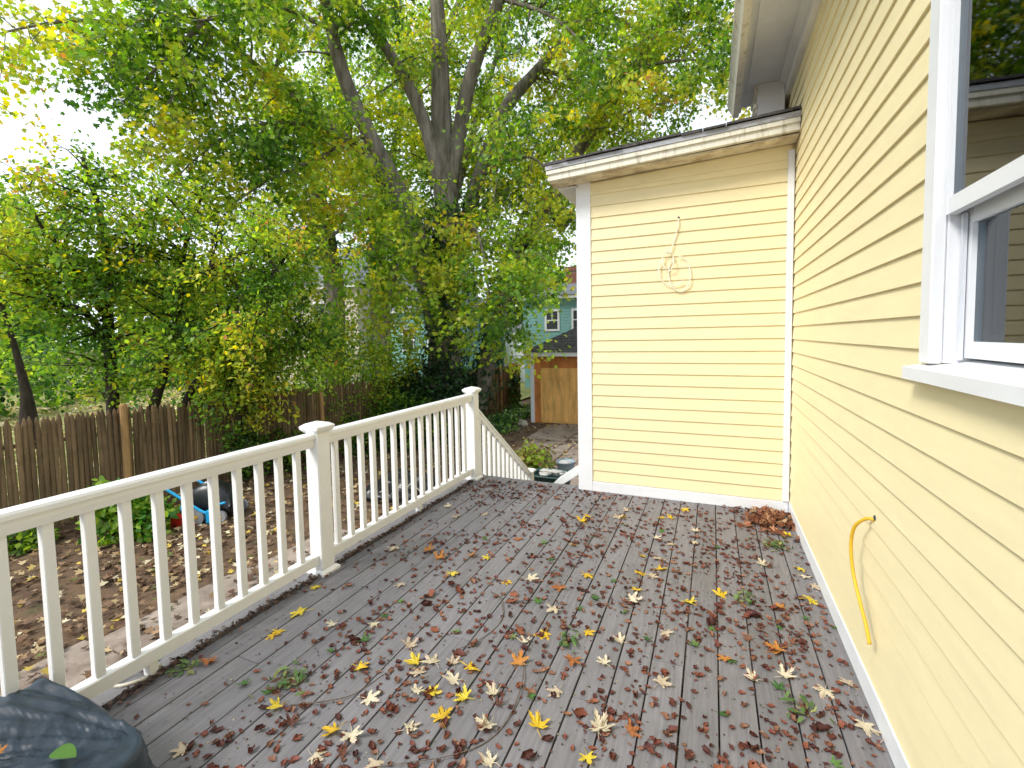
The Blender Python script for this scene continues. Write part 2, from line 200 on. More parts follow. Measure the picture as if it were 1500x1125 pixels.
# ------------------------------------------------------------ helpers
class MB:
    def __init__(s): s.v = []; s.f = []
    def add(s, vs_, fs_):
        k = len(s.v); s.v += [tuple(v) for v in vs_]; s.f += [tuple(i+k for i in f) for f in fs_]; return s
    def box(s, x0, x1, y0, y1, z0, z1, ch=0.0):
        if ch <= 0:
            return s.add([(x, y, z) for z in (z0, z1) for y in (y0, y1) for x in (x0, x1)],
                         [(0,2,3,1), (4,5,7,6), (0,1,5,4), (2,6,7,3), (0,4,6,2), (1,3,7,5)])
        # chamfered along the vertical and top edges
        c = ch
        def ring(z, i): return [(x0+i, y0+i+c, z), (x0+i, y1-i-c, z), (x0+i+c, y1-i, z), (x1-i-c, y1-i, z), (x1-i, y1-i-c, z), (x1-i, y0+i+c, z), (x1-i-c, y0+i, z), (x0+i+c, y0+i, z)]
        rs = [ring(z0, c*.5), ring(z0+c, 0), ring(z1-c, 0), ring(z1, c*.5)]
        vs_ = sum(rs, []); fs_ = [tuple(range(8)), tuple(24+7-i for i in range(8))]
        for a in range(3):
            for i in range(8): fs_.append((a*8+i, (a+1)*8+i, (a+1)*8+(i+1) % 8, a*8+(i+1) % 8))
        return s.add(vs_, fs_)
    def prof(s, pts, axis, a0, a1):
        """extrude a closed 2-D profile along an axis: 'x' -> pts are (y,z), 'y' -> (x,z), 'z' -> (x,y)"""
        n = len(pts)
        def P(p, a): return (a, p[0], p[1]) if axis == 'x' else (p[0], a, p[1]) if axis == 'y' else (p[0], p[1], a)
        vs_ = [P(p, a0) for p in pts]+[P(p, a1) for p in pts]
        return s.add(vs_, [tuple(range(n-1, -1, -1)), tuple(range(n, 2*n))]+[(i, (i+1) % n, n+(i+1) % n, n+i) for i in range(n)])
    def tube(s, pts, rad, sides=8, cap=True):
        pts = [Vector(p) for p in pts]; n = len(pts)
        if not hasattr(rad, '__len__'): rad = [rad]*n
        k = len(s.v); ref = None
        for i, p in enumerate(pts):
            t = (pts[min(i+1, n-1)]-pts[max(i-1, 0)]).normalized()
            if ref is None: ref = t.orthogonal().normalized()
            ref = (ref-t*ref.dot(t)).normalized(); b = t.cross(ref)
            for j in range(sides):
                a = 2*math.pi*j/sides; s.v.append(tuple(p+(ref*math.cos(a)+b*math.sin(a))*rad[i]))
        for i in range(n-1):
            for j in range(sides):
                s.f.append((k+i*sides+j, k+i*sides+(j+1) % sides, k+(i+1)*sides+(j+1) % sides, k+(i+1)*sides+j))
        if cap:
            s.f.append(tuple(k+sides-1-j for j in range(sides))); s.f.append(tuple(k+(n-1)*sides+j for j in range(sides)))
        return s
    def disc(s, c, axis, r, t, sides=20):
        a = Vector(axis).normalized(); return s.tube([Vector(c)-a*t/2, Vector(c)+a*t/2], r, sides)
    def mesh(s, name, m, smooth=False):
        me = bpy.data.meshes.new(name); me.from_pydata(s.v, [], s.f); me.materials.append(m); me.update()
        if smooth: me.shade_smooth()
        return me
    def build(s, name, m, parent=None, smooth=False): return link(name, s.mesh(name, m, smooth), parent)
def link(name, data, parent=None, loc=None):
    o = bpy.data.objects.new(name, data); C.objects.link(o)
    if parent is not None: o.parent = parent
    if loc is not None: o.location = loc
    return o
def tag(o, label=None, cat=None, group=None, kind=None):
    for k, v in (('label', label), ('category', cat), ('group', group), ('kind', kind)):
        if v: o[k] = v
    return o
def thing(name, label, cat, group=None, loc=(0, 0, 0)): return tag(link(name, None, None, loc), label, cat, group)
def smooth_pts(pts, n=6):
    """Catmull-Rom through points (tuples of any length)"""
    P = [np.array(p, float) for p in pts]; P = [2*P[0]-P[1]]+P+[2*P[-1]-P[-2]]; o = []
    for i in range(1, len(P)-2):
        for k in range(n):
            t = k/n; o.append(.5*((2*P[i])+(P[i+1]-P[i-1])*t+(2*P[i-1]-5*P[i]+4*P[i+1]-P[i+2])*t*t+(3*P[i]-P[i-1]-3*P[i+1]+P[i+2])*t**3))
    o.append(P[-2]); return o
def lump(name, m, parent, c, r, amp=.2, seed=0, seg=28, rings=16, freq=2.2, ridge=0.0, zmin=None):
    b = MB(); vs_ = []
    for i in range(rings+1):
        th = math.pi*i/rings
        for j in range(seg):
            ph = 2*math.pi*j/seg; d = Vector((math.sin(th)*math.cos(ph), math.sin(th)*math.sin(ph), math.cos(th)))
            k = 1+amp*noise.noise(d*freq+Vector((seed, 0, 0)))+ridge*abs(noise.noise(d*freq*2.6+Vector((0, seed, 0))))
            z = c[2]+d.z*r[2]*k
            if zmin is not None: z = max(z, zmin)
            vs_.append((c[0]+d.x*r[0]*k, c[1]+d.y*r[1]*k, z))
    fs_ = [(i*seg+j, (i+1)*seg+j, (i+1)*seg+(j+1) % seg, i*seg+(j+1) % seg) for i in range(rings) for j in range(seg)]
    b.add(vs_, fs_); return b.build(name, m, parent, True)

# ---------------- leaves in bulk
T_MAPLE = np.array([(0,0), (.50,.16), (.28,.36), (.60,.66), (.22,.60), (0,1.0), (-.22,.60), (-.60,.66), (-.28,.36), (-.50,.16)])
T_OVAL = np.array([(0,0), (.26,.25), (.30,.55), (0,1.0), (-.30,.55), (-.26,.25)])
T_IVY = np.array([(0,.08), (.38,0), (.46,.35), (0,1.0), (-.46,.35), (-.38,0)])
def leaf_mesh(name, pos, axis, nrm, size, col, tmpl, m, cup=.22):
    pos = np.asarray(pos, np.float32); n = len(pos); k = len(tmpl)
    axis = axis/np.linalg.norm(axis, axis=1, keepdims=True)
    nrm = nrm-axis*(nrm*axis).sum(1, keepdims=True); nrm /= np.linalg.norm(nrm, axis=1, keepdims=True)+1e-9
    side = np.cross(axis, nrm)
    tx, ty = tmpl[:, 0], tmpl[:, 1]-.35
    tz = cup*(np.abs(tx)*1.1-.35*(ty)**2)
    s = np.asarray(size, np.float32)[:, None, None]
    V = pos[:, None, :]+s*(side[:, None, :]*tx[None, :, None]+axis[:, None, :]*ty[None, :, None]+nrm[:, None, :]*tz[None, :, None])
    me = bpy.data.meshes.new(name); me.vertices.add(n*k); me.vertices.foreach_set('co', V.astype(np.float32).ravel())
    me.loops.add(n*k); me.loops.foreach_set('vertex_index', np.arange(n*k, dtype=np.int32))
    me.polygons.add(n); me.polygons.foreach_set('loop_start', np.arange(0, n*k, k, dtype=np.int32))
    ca = me.color_attributes.new('Col', 'FLOAT_COLOR', 'POINT')
    cc = np.ones((n, k, 4), np.float32); cc[:, :, :3] = np.asarray(col, np.float32)[:, None, :]; ca.data.foreach_set('color', cc.ravel())
    me.materials.append(m); me.update(calc_edges=True); me.validate()
    return me
def rnd_dirs(rg, n):
    d = rg.normal(size=(n, 3)); return d/np.linalg.norm(d, axis=1, keepdims=True)
def palette(rg, n, cols, weights, jit=.22):
    i = rg.choice(len(cols), n, p=np.array(weights)/sum(weights)); c = np.array(cols)[i]
    return c*(1+jit*rg.normal(size=(n, 1))).clip(.45, 1.7)
G_DEEP, G_MID, G_LIGHT, G_YEL, G_GOLD, G_OR = (.075,.170,.028), (.175,.315,.040), (.325,.455,.055), (.50,.525,.065), (.68,.56,.05), (.64,.30,.10)

def grow(limbs, seed, mb, space=.4, l2=(1., 2.4), tw=.26, lt=(.35, .8), rmin=.3, skip=.2, up=.1, droop=.25, skip0=None):
    """side branches and twigs on a set of limbs; returns twigs (start, direction*length)"""
    R = random.Random(seed); twigs = []
    for li, L in enumerate(limbs):
        S = smooth_pts(L, 5)
        mb.tube([p[:3] for p in S], [max(p[3], .008) for p in S], 10 if S[0][3] > .2 else 6)
        P = [Vector(p[:3]) for p in S]; tot = sum((P[i+1]-P[i]).length for i in range(len(P)-1)); run = 0; nxt = tot*(skip0 if (skip0 and li == 0) else skip)
        for i in range(len(P)-1):
            seg = P[i+1]-P[i]; run += seg.length
            while nxt < run:
                nxt += space*R.uniform(.6, 1.4)
                r0 = S[i][3]
                if r0 > rmin: continue
                d = seg.normalized(); q = d.orthogonal(); q.rotate(Matrix.Rotation(R.uniform(0, 6.283), 3, d))
                fr = 1-run/tot
                dr = (q*R.uniform(.7, 1.1)+d*R.uniform(.2, .8)+Vector((0, 0, up))).normalized()
                ln = R.uniform(*l2)*(.55+.45*fr+.1)
                p = P[i].copy(); pts = [p.copy()]; n = max(3, int(ln/.3))
                for k in range(n):
                    dr = (dr+Vector((R.uniform(-.22, .22), R.uniform(-.22, .22), R.uniform(-.22, .12)-droop*.3))).normalized()
                    p = p+dr*(ln/n); pts.append(p.copy())
                rr = min(.035, r0*.5)
                mb.tube(pts, [max(.005, rr*(1-k/(len(pts)))) for k in range(len(pts))], 4, False)
                m = max(2, int(ln/tw))
                for k in range(m):
                    t = (k+1)/m*(len(pts)-1); a = min(int(t), len(pts)-2); b = pts[a].lerp(pts[a+1], t-a)
                    e = Vector((R.gauss(0, 1), R.gauss(0, 1), R.gauss(0, .6)-droop)).normalized()*R.uniform(*lt)
                    twigs.append((b, e)); mb.tube([b, b+e*.6+Vector((0, 0, .02)), b+e], [.005, .004, .002], 3, False)
        e = (P[-1]-P[-2]).normalized(); twigs.append((P[-1], e*.5))
    return twigs
def crown(name, twigs, per, size, seed, cols, wts, tmpl, m, parent, droop=.5, spread=.10, clump=1.6):
    rg = np.random.default_rng(seed); T = len(twigs)
    st = np.array([t[0] for t in twigs]); dv = np.array([t[1] for t in twigs]); n = T*per
    ti = np.repeat(np.arange(T), per); u = rg.uniform(.05, 1.1, n)[:, None]
    pos = st[ti]+dv[ti]*u+rg.normal(0, spread, (n, 3))
    # the mix of greens and yellows drifts from clump to clump
    tn = np.array([noise.noise(Vector(p)*.45*clump+Vector((seed, 0, 0))) for p in st])[ti]+rg.normal(0, .16, n)
    cols = np.array(cols); wts = np.cumsum(np.array(wts)/sum(wts))
    rank = (np.argsort(np.argsort(tn))+.5)/n; ci = np.searchsorted(wts, rank); col = cols[np.clip(ci, 0, len(cols)-1)]
    col = col*(1+.2*rg.normal(size=(n, 1))).clip(.5, 1.6)
    ax = dv[ti]/np.linalg.norm(dv[ti], axis=1, keepdims=True)*.6+rnd_dirs(rg, n)*.8+np.array((0, 0, -droop))
    nr = rnd_dirs(rg, n)*.75+np.array((0, 0, 1.))
    return link(name, leaf_mesh(name, pos, ax, nr, rg.uniform(.7, 1.25, n)*size, col, tmpl, m), parent)
def cloud(seed, blobs, n, size, cols, wts, tmpl, m, name, parent, cl=30, cr=.28, zmin=-9, shell=.35, droop=.2):
    """leaf clumps spread through ellipsoids (cx,cy,cz,rx,ry,rz)"""
    rg = np.random.default_rng(seed); blobs = np.array(blobs, float); vol = (blobs[:, 3]*blobs[:, 4]*blobs[:, 5])**.75
    nc = max(3, n//cl); bi = rg.choice(len(blobs), nc, p=vol/vol.sum()); d = rnd_dirs(rg, nc)*(rg.uniform(shell**3, 1, (nc, 1))**(1/3))
    cc = blobs[bi, :3]+d*blobs[bi, 3:]; out_ = d/np.linalg.norm(d, axis=1, keepdims=True)
    ti = np.repeat(np.arange(nc), cl); n = nc*cl
    pos = cc[ti]+rg.normal(0, cr*.55, (n, 3)); pos[:, 2] = np.maximum(pos[:, 2], zmin+rg.uniform(0, .08, n))
    cn = rg.normal(0, 1, nc)[ti]*.7+rg.normal(0, .7, n); cols = np.array(cols); w_ = np.cumsum(np.array(wts)/sum(wts))
    rank = (np.argsort(np.argsort(cn))+.5)/n; col = cols[np.clip(np.searchsorted(w_, rank), 0, len(cols)-1)]*(1+.2*rg.normal(size=(n, 1))).clip(.5, 1.6)
    ax = out_[ti]*.5+rnd_dirs(rg, n)*.8+np.array((0, 0, -droop)); nr = out_[ti]*.5+rnd_dirs(rg, n)*.7+np.array((0, 0, .8))
    o = link(name, leaf_mesh(name, pos, ax, nr, rg.uniform(.65, 1.3, n)*size, col, tmpl, m), parent)
    return o, cc

# ------------------------------------------------------------ ground and paving
GZ = -1.40
def sheet(name, m, x0, x1, y0, y1, z, nx=1, ny=1, bumpy=0, kind='structure'):
    b = MB(); vs_ = []
    for j in range(ny+1):
        for i in range(nx+1):
            x = x0+(x1-x0)*i/nx; y = y0+(y1-y0)*j/ny
            vs_.append((x, y, z+bumpy*noise.noise(Vector((x*.9, y*.9, 3)))+bumpy*.4*noise.noise(Vector((x*3, y*3, 1)))))
    b.add(vs_, [(j*(nx+1)+i, j*(nx+1)+i+1, (j+1)*(nx+1)+i+1, (j+1)*(nx+1)+i) for j in range(ny) for i in range(nx)])
    return tag(b.build(name, m, None, True), kind=kind)
sheet('ground', M['dirtg'], -400, 400, -300, 500, GZ-.10)
sheet('yard_soil', M['dirtg'], -9.6, 1.5, -2.5, 19, GZ, 80, 150, .035)
lw = MB(); lw.add([(-10.3, -6, GZ-.012), (-8.0, 17.3, GZ-.012), (-8.0, 40, GZ-.012), (-60, 40, GZ-.012), (-60, -6, GZ-.012)], [(0, 1, 2, 3, 4)])
tag(lw.build('lawn', M['lawn']), kind='structure')
cp = tag(link('concrete_path', None), kind='structure')
for i, (y0, y1) in enumerate([(-2.4, -.9), (-.88, .7), (.72, 2.3), (2.32, 3.9), (3.92, 5.2)]):
    x0 = -5.75+.12*i
    MB().box(x0, -4.32, y0, y1, GZ-.05, GZ+.045, .012).build('slab', M['concrete'], cp)
    MB().box(-4.30, -2.75, y0+.2, y1+.17, GZ-.05, GZ+.042, .012).build('slab', M['concrete'], cp)
pv = tag(link('garage_paving', None), kind='structure')
for (x0, x1, y0, y1, dz) in [(-4.75, -3.62, 11.9, 14.2, .05), (-3.58, -1.6, 12.1, 14.22, .045), (-4.5, -3.3, 9.95, 11.75, .035), (-3.26, -1.6, 10.0, 12.0, .03), (-3.4, -1.7, 7.6, 9.9, .03)]:
    MB().box(x0, x1, y0, y1, GZ-.05, GZ+dz, .01).build('slab', M['concrete'], pv)

# ------------------------------------------------------------ deck
deck = tag(link('deck', None), kind='structure')
P_ = .1375; XW = .592; YD = 4.266
rd = random.Random(4)
def board(x0, x1, y0, y1, z1=0.0):
    o = MB().box(-(x1-x0)/2, (x1-x0)/2, -(y1-y0)/2, (y1-y0)/2, -.026, 0, .0025).build('deck_board', M['deck'], deck)
    o.location = ((x0+x1)/2, (y0+y1)/2, z1+rd.uniform(-.0012, .0012)); o.rotation_euler.z = rd.uniform(-.0004, .0004)
x = XW-.012; i = 0
while x > -2.22:
    x0 = max(x-P_+.006, -2.235); yend = 4.262 if x0 > -1.16 else 4.35
    cuts = {2: [1.2], 4: [2.35], 5: [2.1], 7: [1.75], 9: [3.1], 12: [1.9], 15: [2.7], 18: [1.4]}.get(i, [])
    ys = [-2.2]+cuts+[yend]
    for a, b in zip(ys[:-1], ys[1:]): board(x0, x, a+.0015, b-.0015)
    x -= P_; i += 1
board(-2.47, -2.262, -2.2, 4.35, .006)
MB().box(-2.45, -2.425, -2.2, 4.32, -.24, -.028).build('rim_joist', M['wood_dark'], deck)
MB().box(-2.45, .55, 4.30, 4.325, -.24, -.028).build('rim_joist', M['wood_dark'], deck) if False else MB().box(-2.42, -1.16, 4.30, 4.325, -.24, -.028).build('rim_joist', M['wood_dark'], deck)
for y in (-1.2, .4, 2., 3.6): MB().box(-2.42, XW-.03, y, y+.04, -.24, -.03).build('joist', M['wood_dark'], deck)
for y in (.06, 2.16, 4.2): MB().box(-2.42, -2.30, y-.06, y+.06, GZ-.1, -.245).build('deck_post', M['wood_dark'], deck)
# strip of dirt and leaf mould caught along the rail edge
rg = np.random.default_rng(3)
n = 1200; yy = rg.uniform(.6, 4.3, n); xx = -2.247+rg.normal(0, .012, n)+.012*np.sin(yy*7); big = rg.uniform(size=n) < .12
xx[big] += rg.normal(0, .035, big.sum())
pos = np.stack([xx, yy, rg.uniform(.004, .020, n)], 1)
ed = link('leaf_mould', leaf_mesh('leaf_mould', pos, rnd_dirs(rg, n)*np.array((1, 1, .3)), rnd_dirs(rg, n)*.6+np.array((0, 0, 1.)), rg.uniform(.012, .032, n), palette(rg, n, [(.08,.05,.04), (.13,.08,.06), (.18,.12,.09)], [4, 3, 1]), T_OVAL, M['dry'], .5))
tag(ed, 'dark crumbled leaf mould caught along the deck edge under the railing', 'leaf litter', kind='stuff')

# stairs down to the yard
st = thing('deck_stairs', 'grey wooden stairs going down from far end of the deck', 'stairs', loc=(-1.7, 4.35, GZ))
NS = 7; rise = 1.40/NS; run = .235
for k in range(1, NS):
    z = -k*rise-GZ; y = (k-1)*run+.005
    MB().box(-.58, .50, y, y+run+.02, z-.026, z, .003).build('tread', M['deck'], st)
    MB().box(-.57, .49, y, y+.018, z, z+rise-.032).build('riser', M['wood_dark'], st)
for xs in (-.60, .50):
    MB().prof([(0, -GZ-.04), (0, -GZ-.34), ((NS-1)*run-.05, 0), ((NS-1)*run+.03, 0), ((NS-1)*run+.03, rise-.03)], 'x', xs, xs+.035).build('stringer', M['wood_dark'], st)

# ------------------------------------------------------------ railings
RX = -2.274
def post(parent, y, z0=0.0, h=.985, name='post', w_=.052):
    p = MB().box(RX-w_, RX+w_, y-w_, y+w_, z0, z0+h-.065, .006).build(name, M['vinyl'], parent)
    s = w_+.019
    c = MB(); z = z0+h-.065
    rings = [(w_+.004, z-.022), (s, z-.004), (s+.004, z+.012), (s, z+.018), (w_-.002, z+.032), (.006, z+.044)]
    vs_ = []; 
    for a, zz in rings: vs_ += [(RX-a, y-a, zz), (RX-a, y+a, zz), (RX+a, y+a, zz), (RX+a, y-a, zz)]
    c.add(vs_, [(i*4+j, (i+1)*4+j, (i+1)*4+(j+1) % 4, i*4+(j+1) % 4) for i in range(5) for j in range(4)]+[(0, 3, 2, 1), (20, 21, 22, 23)])
    c.build('post_cap', M['vinyl'], p)
    b = MB(); s = w_+.018; vs_ = []
    for a, zz in [(s+.004, z0+.001), (s+.004, z0+.016), (s-.004, z0+.024), (w_+.003, z0+.034)]: vs_ += [(RX-a, y-a, zz), (RX-a, y+a, zz), (RX+a, y+a, zz), (RX+a, y-a, zz)]
    b.add(vs_, [(i*4+j, (i+1)*4+j, (i+1)*4+(j+1) % 4, i*4+(j+1) % 4) for i in range(3) for j in range(4)])
    b.build('base_trim', M['vinyl'], p)
    return p
def rail_prof(top):
    if top: return [(-.040, -.028), (-.040, -.010), (-.034, 0), (.034, 0), (.040, -.010), (.040, -.028), (.030, -.032), (.030, -.052), (.025, -.082), (-.025, -.082), (-.030, -.052), (-.030, -.032)]
    return [(-.027, -.062), (-.027, -.006), (-.021, 0), (.021, 0), (.027, -.006), (.027, -.062)]
rl = thing('deck_railing', 'white vinyl railing with square balusters along the left edge of the deck', 'railing', loc=(0, 0, 0))
post(rl, 2.162); post(rl, 4.205); post(rl, .02)
for y0, y1 in ((.074, 2.108), (2.216, 4.151)):
    MB().prof([(RX+a, .893+b) for a, b in rail_prof(True)], 'y', y0, y1).build('top_rail', M['vinyl'], rl)
    MB().prof([(RX+a, .130+b) for a, b in rail_prof(False)], 'y', y0, y1).build('bottom_rail', M['vinyl'], rl)
bal = MB().box(-.018, .018, -.018, .018, .131, .812, .003).mesh('baluster', M['vinyl'])
for k in range(16): link('baluster', bal, rl, (RX, 1.995-k*.1262, 0)) if 1.995-k*.1262 > .12 else None
for k in range(15): link('baluster', bal, rl, (RX, 2.300+k*.1225, 0))
for y in (1.17, 3.22): MB().box(RX-.022, RX+.022, y-.02, y+.02, .007, .067, .004).build('support_block', M['vinyl'], rl)
sr = thing('stair_railing', 'sloping white stair railing going down from the far post', 'railing', loc=(0, 0, 0))
ys0, ys1 = 4.262, 5.74; sl_ = -(.735-(-.345))/(ys1-ys0)
def slope_rail(name, ztop, top):
    b = MB(); pr_ = rail_prof(top); n = len(pr_); vs_ = []
    for y in (ys0, ys1):
        for a, z in pr_: vs_.append((RX+a*.85, y, ztop+(y-ys0)*sl_+z))
    b.add(vs_, [tuple(range(n)), tuple(range(2*n-1, n-1, -1))]+[(i, n+i, n+(i+1) % n, (i+1) % n) for i in range(n)]); b.build(name, M['vinyl'], sr)
slope_rail('hand_rail', .745, True); slope_rail('bottom_rail', .10, False)
for k in range(12):
    y = 4.345+k*.122
    if y > 5.7: break
    za = .10+(y-ys0)*sl_-.012; zb = .745+(y-ys0)*sl_-.07
    MB().box(RX-.018, RX+.018, y-.018, y+.018, za, zb, .003).build('baluster', M['vinyl'], sr)
post(sr, 5.80, GZ, 1.40-.30, 'newel_post', .047)

# ------------------------------------------------------------ yellow house
hs = thing('yellow_house', 'pale yellow clapboard house wall with white trim beside the deck', 'house', loc=(XW, 1.5, GZ))
hs.location = (0, 0, 0)
EX = .1016
def clap_prof(): # (out, z): lapped board, thick butt below
    return [(.0005, EX+.012), (.0035, EX+.012), (.0138, .0015), (.0130, 0), (.0005, 0)]
def clap(parent, axis, plane, sgn, a0, a1, z):
    key = ('c', axis, round(a1-a0, 3), sgn)
    if key not in MESH:
        n_ = a1-a0
        if axis == 'x': pts = [(sgn*o_, z_) for o_, z_ in clap_prof()]
        else: pts = [(sgn*o_, z_) for o_, z_ in clap_prof()]
        MESH[key] = MB().prof(pts, axis, -n_/2, n_/2).mesh('clapboard', M['siding'])
    c = (a0+a1)/2
    link('clapboard', MESH[key], parent, (c, plane, z) if axis == 'x' else (plane, c, z))
MESH = {}
WY0, WY1, WZ0, WZ1 = .66, 1.775, 1.322, 2.75     # window unit with casing
ZT = 3.445
mw = MB().box(XW+.003, XW+.12, WY1-.06, 5.25, -.3, ZT+.2).box(XW+.003, XW+.12, -2.3, WY0+.06, -.3, ZT+.2).box(XW+.003, XW+.12, WY0+.06, WY1-.06, -.3, WZ0+.03).box(XW+.003, XW+.12, WY0+.06, WY1-.06, WZ1-.09, ZT+.2).build('main_wall', M['siding'], hs)
z = .088; k = 0
while z < ZT-.02:
    if z+EX > WZ0+.02 and z < WZ1-.02:
        clap(mw, 'y', XW, -1, -2.3, WY0+.02, z); clap(mw, 'y', XW, -1, WY1-.02, 5.25, z)
    else: clap(mw, 'y', XW, -1, -2.3, 5.25, z)
    z += EX; k += 1
MB().box(XW-.019, XW+.002, -2.3, 4.262, .001, .098, .002).build('base_trim', M['white'], hs)
AX = -1.146
an = MB().box(AX+.02, XW, YD+.004, YD+.12, -.3, 2.95).build('annex_wall', M['siding'], hs)
z = .098
while z < 2.80:
    clap(an, 'x', YD, -1, AX+.115, XW-.058, z); z += EX
asw = MB().box(AX+.003, AX+.1, YD+.12, 7.2, GZ-.1, 2.95).build('annex_side_wall', M['siding'], hs)
z = GZ+.15
while z < 2.80:
    clap(asw, 'y', AX, -1, YD+.125, 7.2, z); z += EX
MB().box(AX-.018, AX+.118, YD-.020, YD+.003, .001, 2.86, .003).build('corner_board', M['white'], hs)
MB().box(AX-.020, AX+.002, YD+.0035, YD+.125, -1.2, 2.86, .003).build('corner_board', M['white'], hs)
MB().box(XW-.062, XW-.017, YD-.030, YD-.001, .099, 2.87, .003).build('inside_corner_trim', M['white'], hs)
MB().box(AX+.119, XW-.022, YD-.021, YD+.003, .001, .094, .003).build('base_trim', M['white'], hs)
# annex roof: shingles, drip edge, fascia with crown, stained soffit
EL, ER = 2.955, 3.045   # top of the fascia, left and right ends
rx0, rx1, ry0 = -1.36, XW-.016, 4.06
def band(name, m, y0, y1, zl0, zl1, zr0, zr1, xa=None, xb=None):
    xa = rx0 if xa is None else xa; xb = rx1 if xb is None else xb
    b = MB(); b.add([(xa, y0, zl0), (xb, y0, zr0), (xb, y1, zr0), (xa, y1, zl0), (xa, y0, zl1), (xb, y0, zr1), (xb, y1, zr1), (xa, y1, zl1)], [(0,3,2,1), (4,5,6,7), (0,1,5,4), (2,3,7,6), (0,4,7,3), (1,2,6,5)])
    return b.build(name, m, ar)
ar = MB().add([(rx0-.03, ry0-.035, EL+.012), (rx1, ry0-.035, ER+.012), (rx1, 5.6, ER+.42), (-.1, 5.6, EL+.42), (rx0-.03, 7.3, EL+.012), (-.1, 7.3, EL+.42), (rx1, 7.3, ER+.42)],
              [(0, 1, 2, 3), (0, 3, 5, 4), (3, 2, 6, 5)]).build('annex_roof', M['shingle'], hs)
# shingle edge in individual tabs
R = random.Random(11); xx_ = rx0-.04
while xx_ < rx1:
    wd = R.uniform(.13, .32); xe = min(xx_+wd, rx1+.004); t = (xx_-rx0)/(rx1-rx0); z = EL+(ER-EL)*t+.026+R.uniform(-.005, .005)
    for lay in range(2):
        yo = ry0-.058+.022*lay+R.uniform(-.010, .010)
        b = MB(); dz = (ER-EL)/(rx1-rx0)*(xe-xx_); zz = z+.016*lay
        b.add([(xx_, yo, zz), (xe-.004, yo, zz+dz), (xe-.004, yo+.25, zz+dz+.055), (xx_, yo+.25, zz+.055), (xx_, yo, zz+.011), (xe-.004, yo, zz+dz+.011), (xe-.004, yo+.25, zz+dz+.066), (xx_, yo+.25, zz+.066)], [(0,3,2,1), (4,5,6,7), (0,1,5,4), (2,3,7,6), (0,4,7,3), (1,2,6,5)])
        b.build('shingle', M['shingle'], ar)
    xx_ = xe+.001
band('drip_edge', M['drip'], ry0-.042, ry0-.037, EL-.016, EL+.022, ER-.016, ER+.022, rx0-.02)
band('fascia', M['fascia'], ry0-.022, ry0+.02, EL-.105, EL-.012, ER-.105, ER-.012)
band('crown_moulding', M['fascia'], ry0-.036, ry0-.0225, EL-.052, EL-.018, ER-.052, ER-.018, rx0-.014)
band('soffit', M['rot'], ry0+.021, YD-.022, EL-.112, EL-.098, ER-.130, ER-.116)
band('frieze_board', M['siding'], YD-.017, YD-.0165+.012, EL-.19, EL-.113, ER-.24, ER-.131, AX+.119, XW-.033)
b = MB().box(rx0-.001, rx0+.03, ry0+.022, 7.2, EL-.105, EL-.012).build('side_fascia', M['fascia'], ar)
MB().box(rx0+.031, AX-.001, YD-.02, 7.2, EL-.125, EL-.112).build('soffit', M['white'], ar)
# main eave: frieze, soffit, crown and gutter, with a boxed return at its far end
me_ = MB().prof([(.16, 3.625), (.62, 3.625), (4.2, 5.3), (4.2, 5.36), (.125, 3.64)], 'y', -2.3, 5.06).build('main_roof', M['shingle'], hs)
MB().box(XW-.045, XW+.0, -2.3, 5.02, ZT+.006, ZT+.07, .004).build('frieze_board', M['white'], me_)
MB().prof([(XW-.030, ZT+.071), (XW-.045, ZT+.085), (XW-.085, ZT+.125), (XW-.085, ZT+.135), (XW, ZT+.135), (XW, ZT+.071)], 'y', -2.3, 5.02).build('bed_moulding', M['white'], me_)
MB().box(.235, XW-.0005, -2.3, 5.02, ZT+.136, ZT+.155).build('soffit', M['sofit'], me_)
MB().box(.265, .285, -2.3, 5.02, ZT+.126, ZT+.1355).build('soffit_bead', M['sofit'], me_)
MB().prof([(.234, ZT+.10), (.234, ZT+.175), (.215, ZT+.175), (.215, ZT+.10)], 'y', -2.3, 5.05).build('fascia', M['sofit'], me_)
MB().prof([(.2145, ZT+.065), (.2145, ZT+.17), (.125, ZT+.17), (.122, ZT+.150), (.128, ZT+.140), (.150, ZT+.105), (.165, ZT+.065)], 'y', -2.3, 5.05).build('gutter', M['fascia'], me_)
MB().prof([(.117, ZT+.172), (.117, ZT+.150), (.1215, ZT+.150), (.1215, ZT+.172)], 'y', -2.3, 5.05).build('gutter_lip', M['white'], me_)
rtb = MB().box(.34, XW-.047, 4.62, 5.02, ZT-.28, ZT+.135, .004).build('cornice_return', M['white'], me_)
for xo, z0, z1 in ((.315, .085, .134), (.325, .05, .084), (.31, -.06, -.02), (.325, -.10, -.061)):
    MB().box(xo, .3395, 4.63-(.34-xo)*.6, 5.02, ZT+z0, ZT+z1, .004).build('return_moulding', M['fascia'], me_)
# window
wi = link('window', None, hs)
MB().box(XW+.013, XW+.10, WY1-.0805, WY1-.0605, WZ0+.05, WZ1-.09).build('jamb', M['white'], wi); MB().box(XW+.013, XW+.10, WY0+.0605, WY0+.0805, WZ0+.05, WZ1-.09).build('jamb', M['white'], wi)
MB().box(XW-.020, XW+.012, WY1-.072, WY1, WZ0+.048, WZ1, .004).build('casing', M['white'], wi)
MB().box(XW-.020, XW+.012, WY0, WY0+.072, WZ0+.048, WZ1, .004).build('casing', M['white'], wi)
MB().box(XW-.034, XW+.03, WY0-.02, WY1+.02, WZ1+.001, WZ1+.12, .004).build('casing', M['white'], wi)
MB().prof([(XW-.052, WZ0-.002), (XW-.052, WZ0+.034), (XW+.10, WZ0+.062), (XW+.10, WZ0+.02), (XW-.02, WZ0-.002)], 'y', WY0-.05, WY1+.022).build('sill', M['white'], wi)
a0, a1 = WY0+.082, WY1-.082
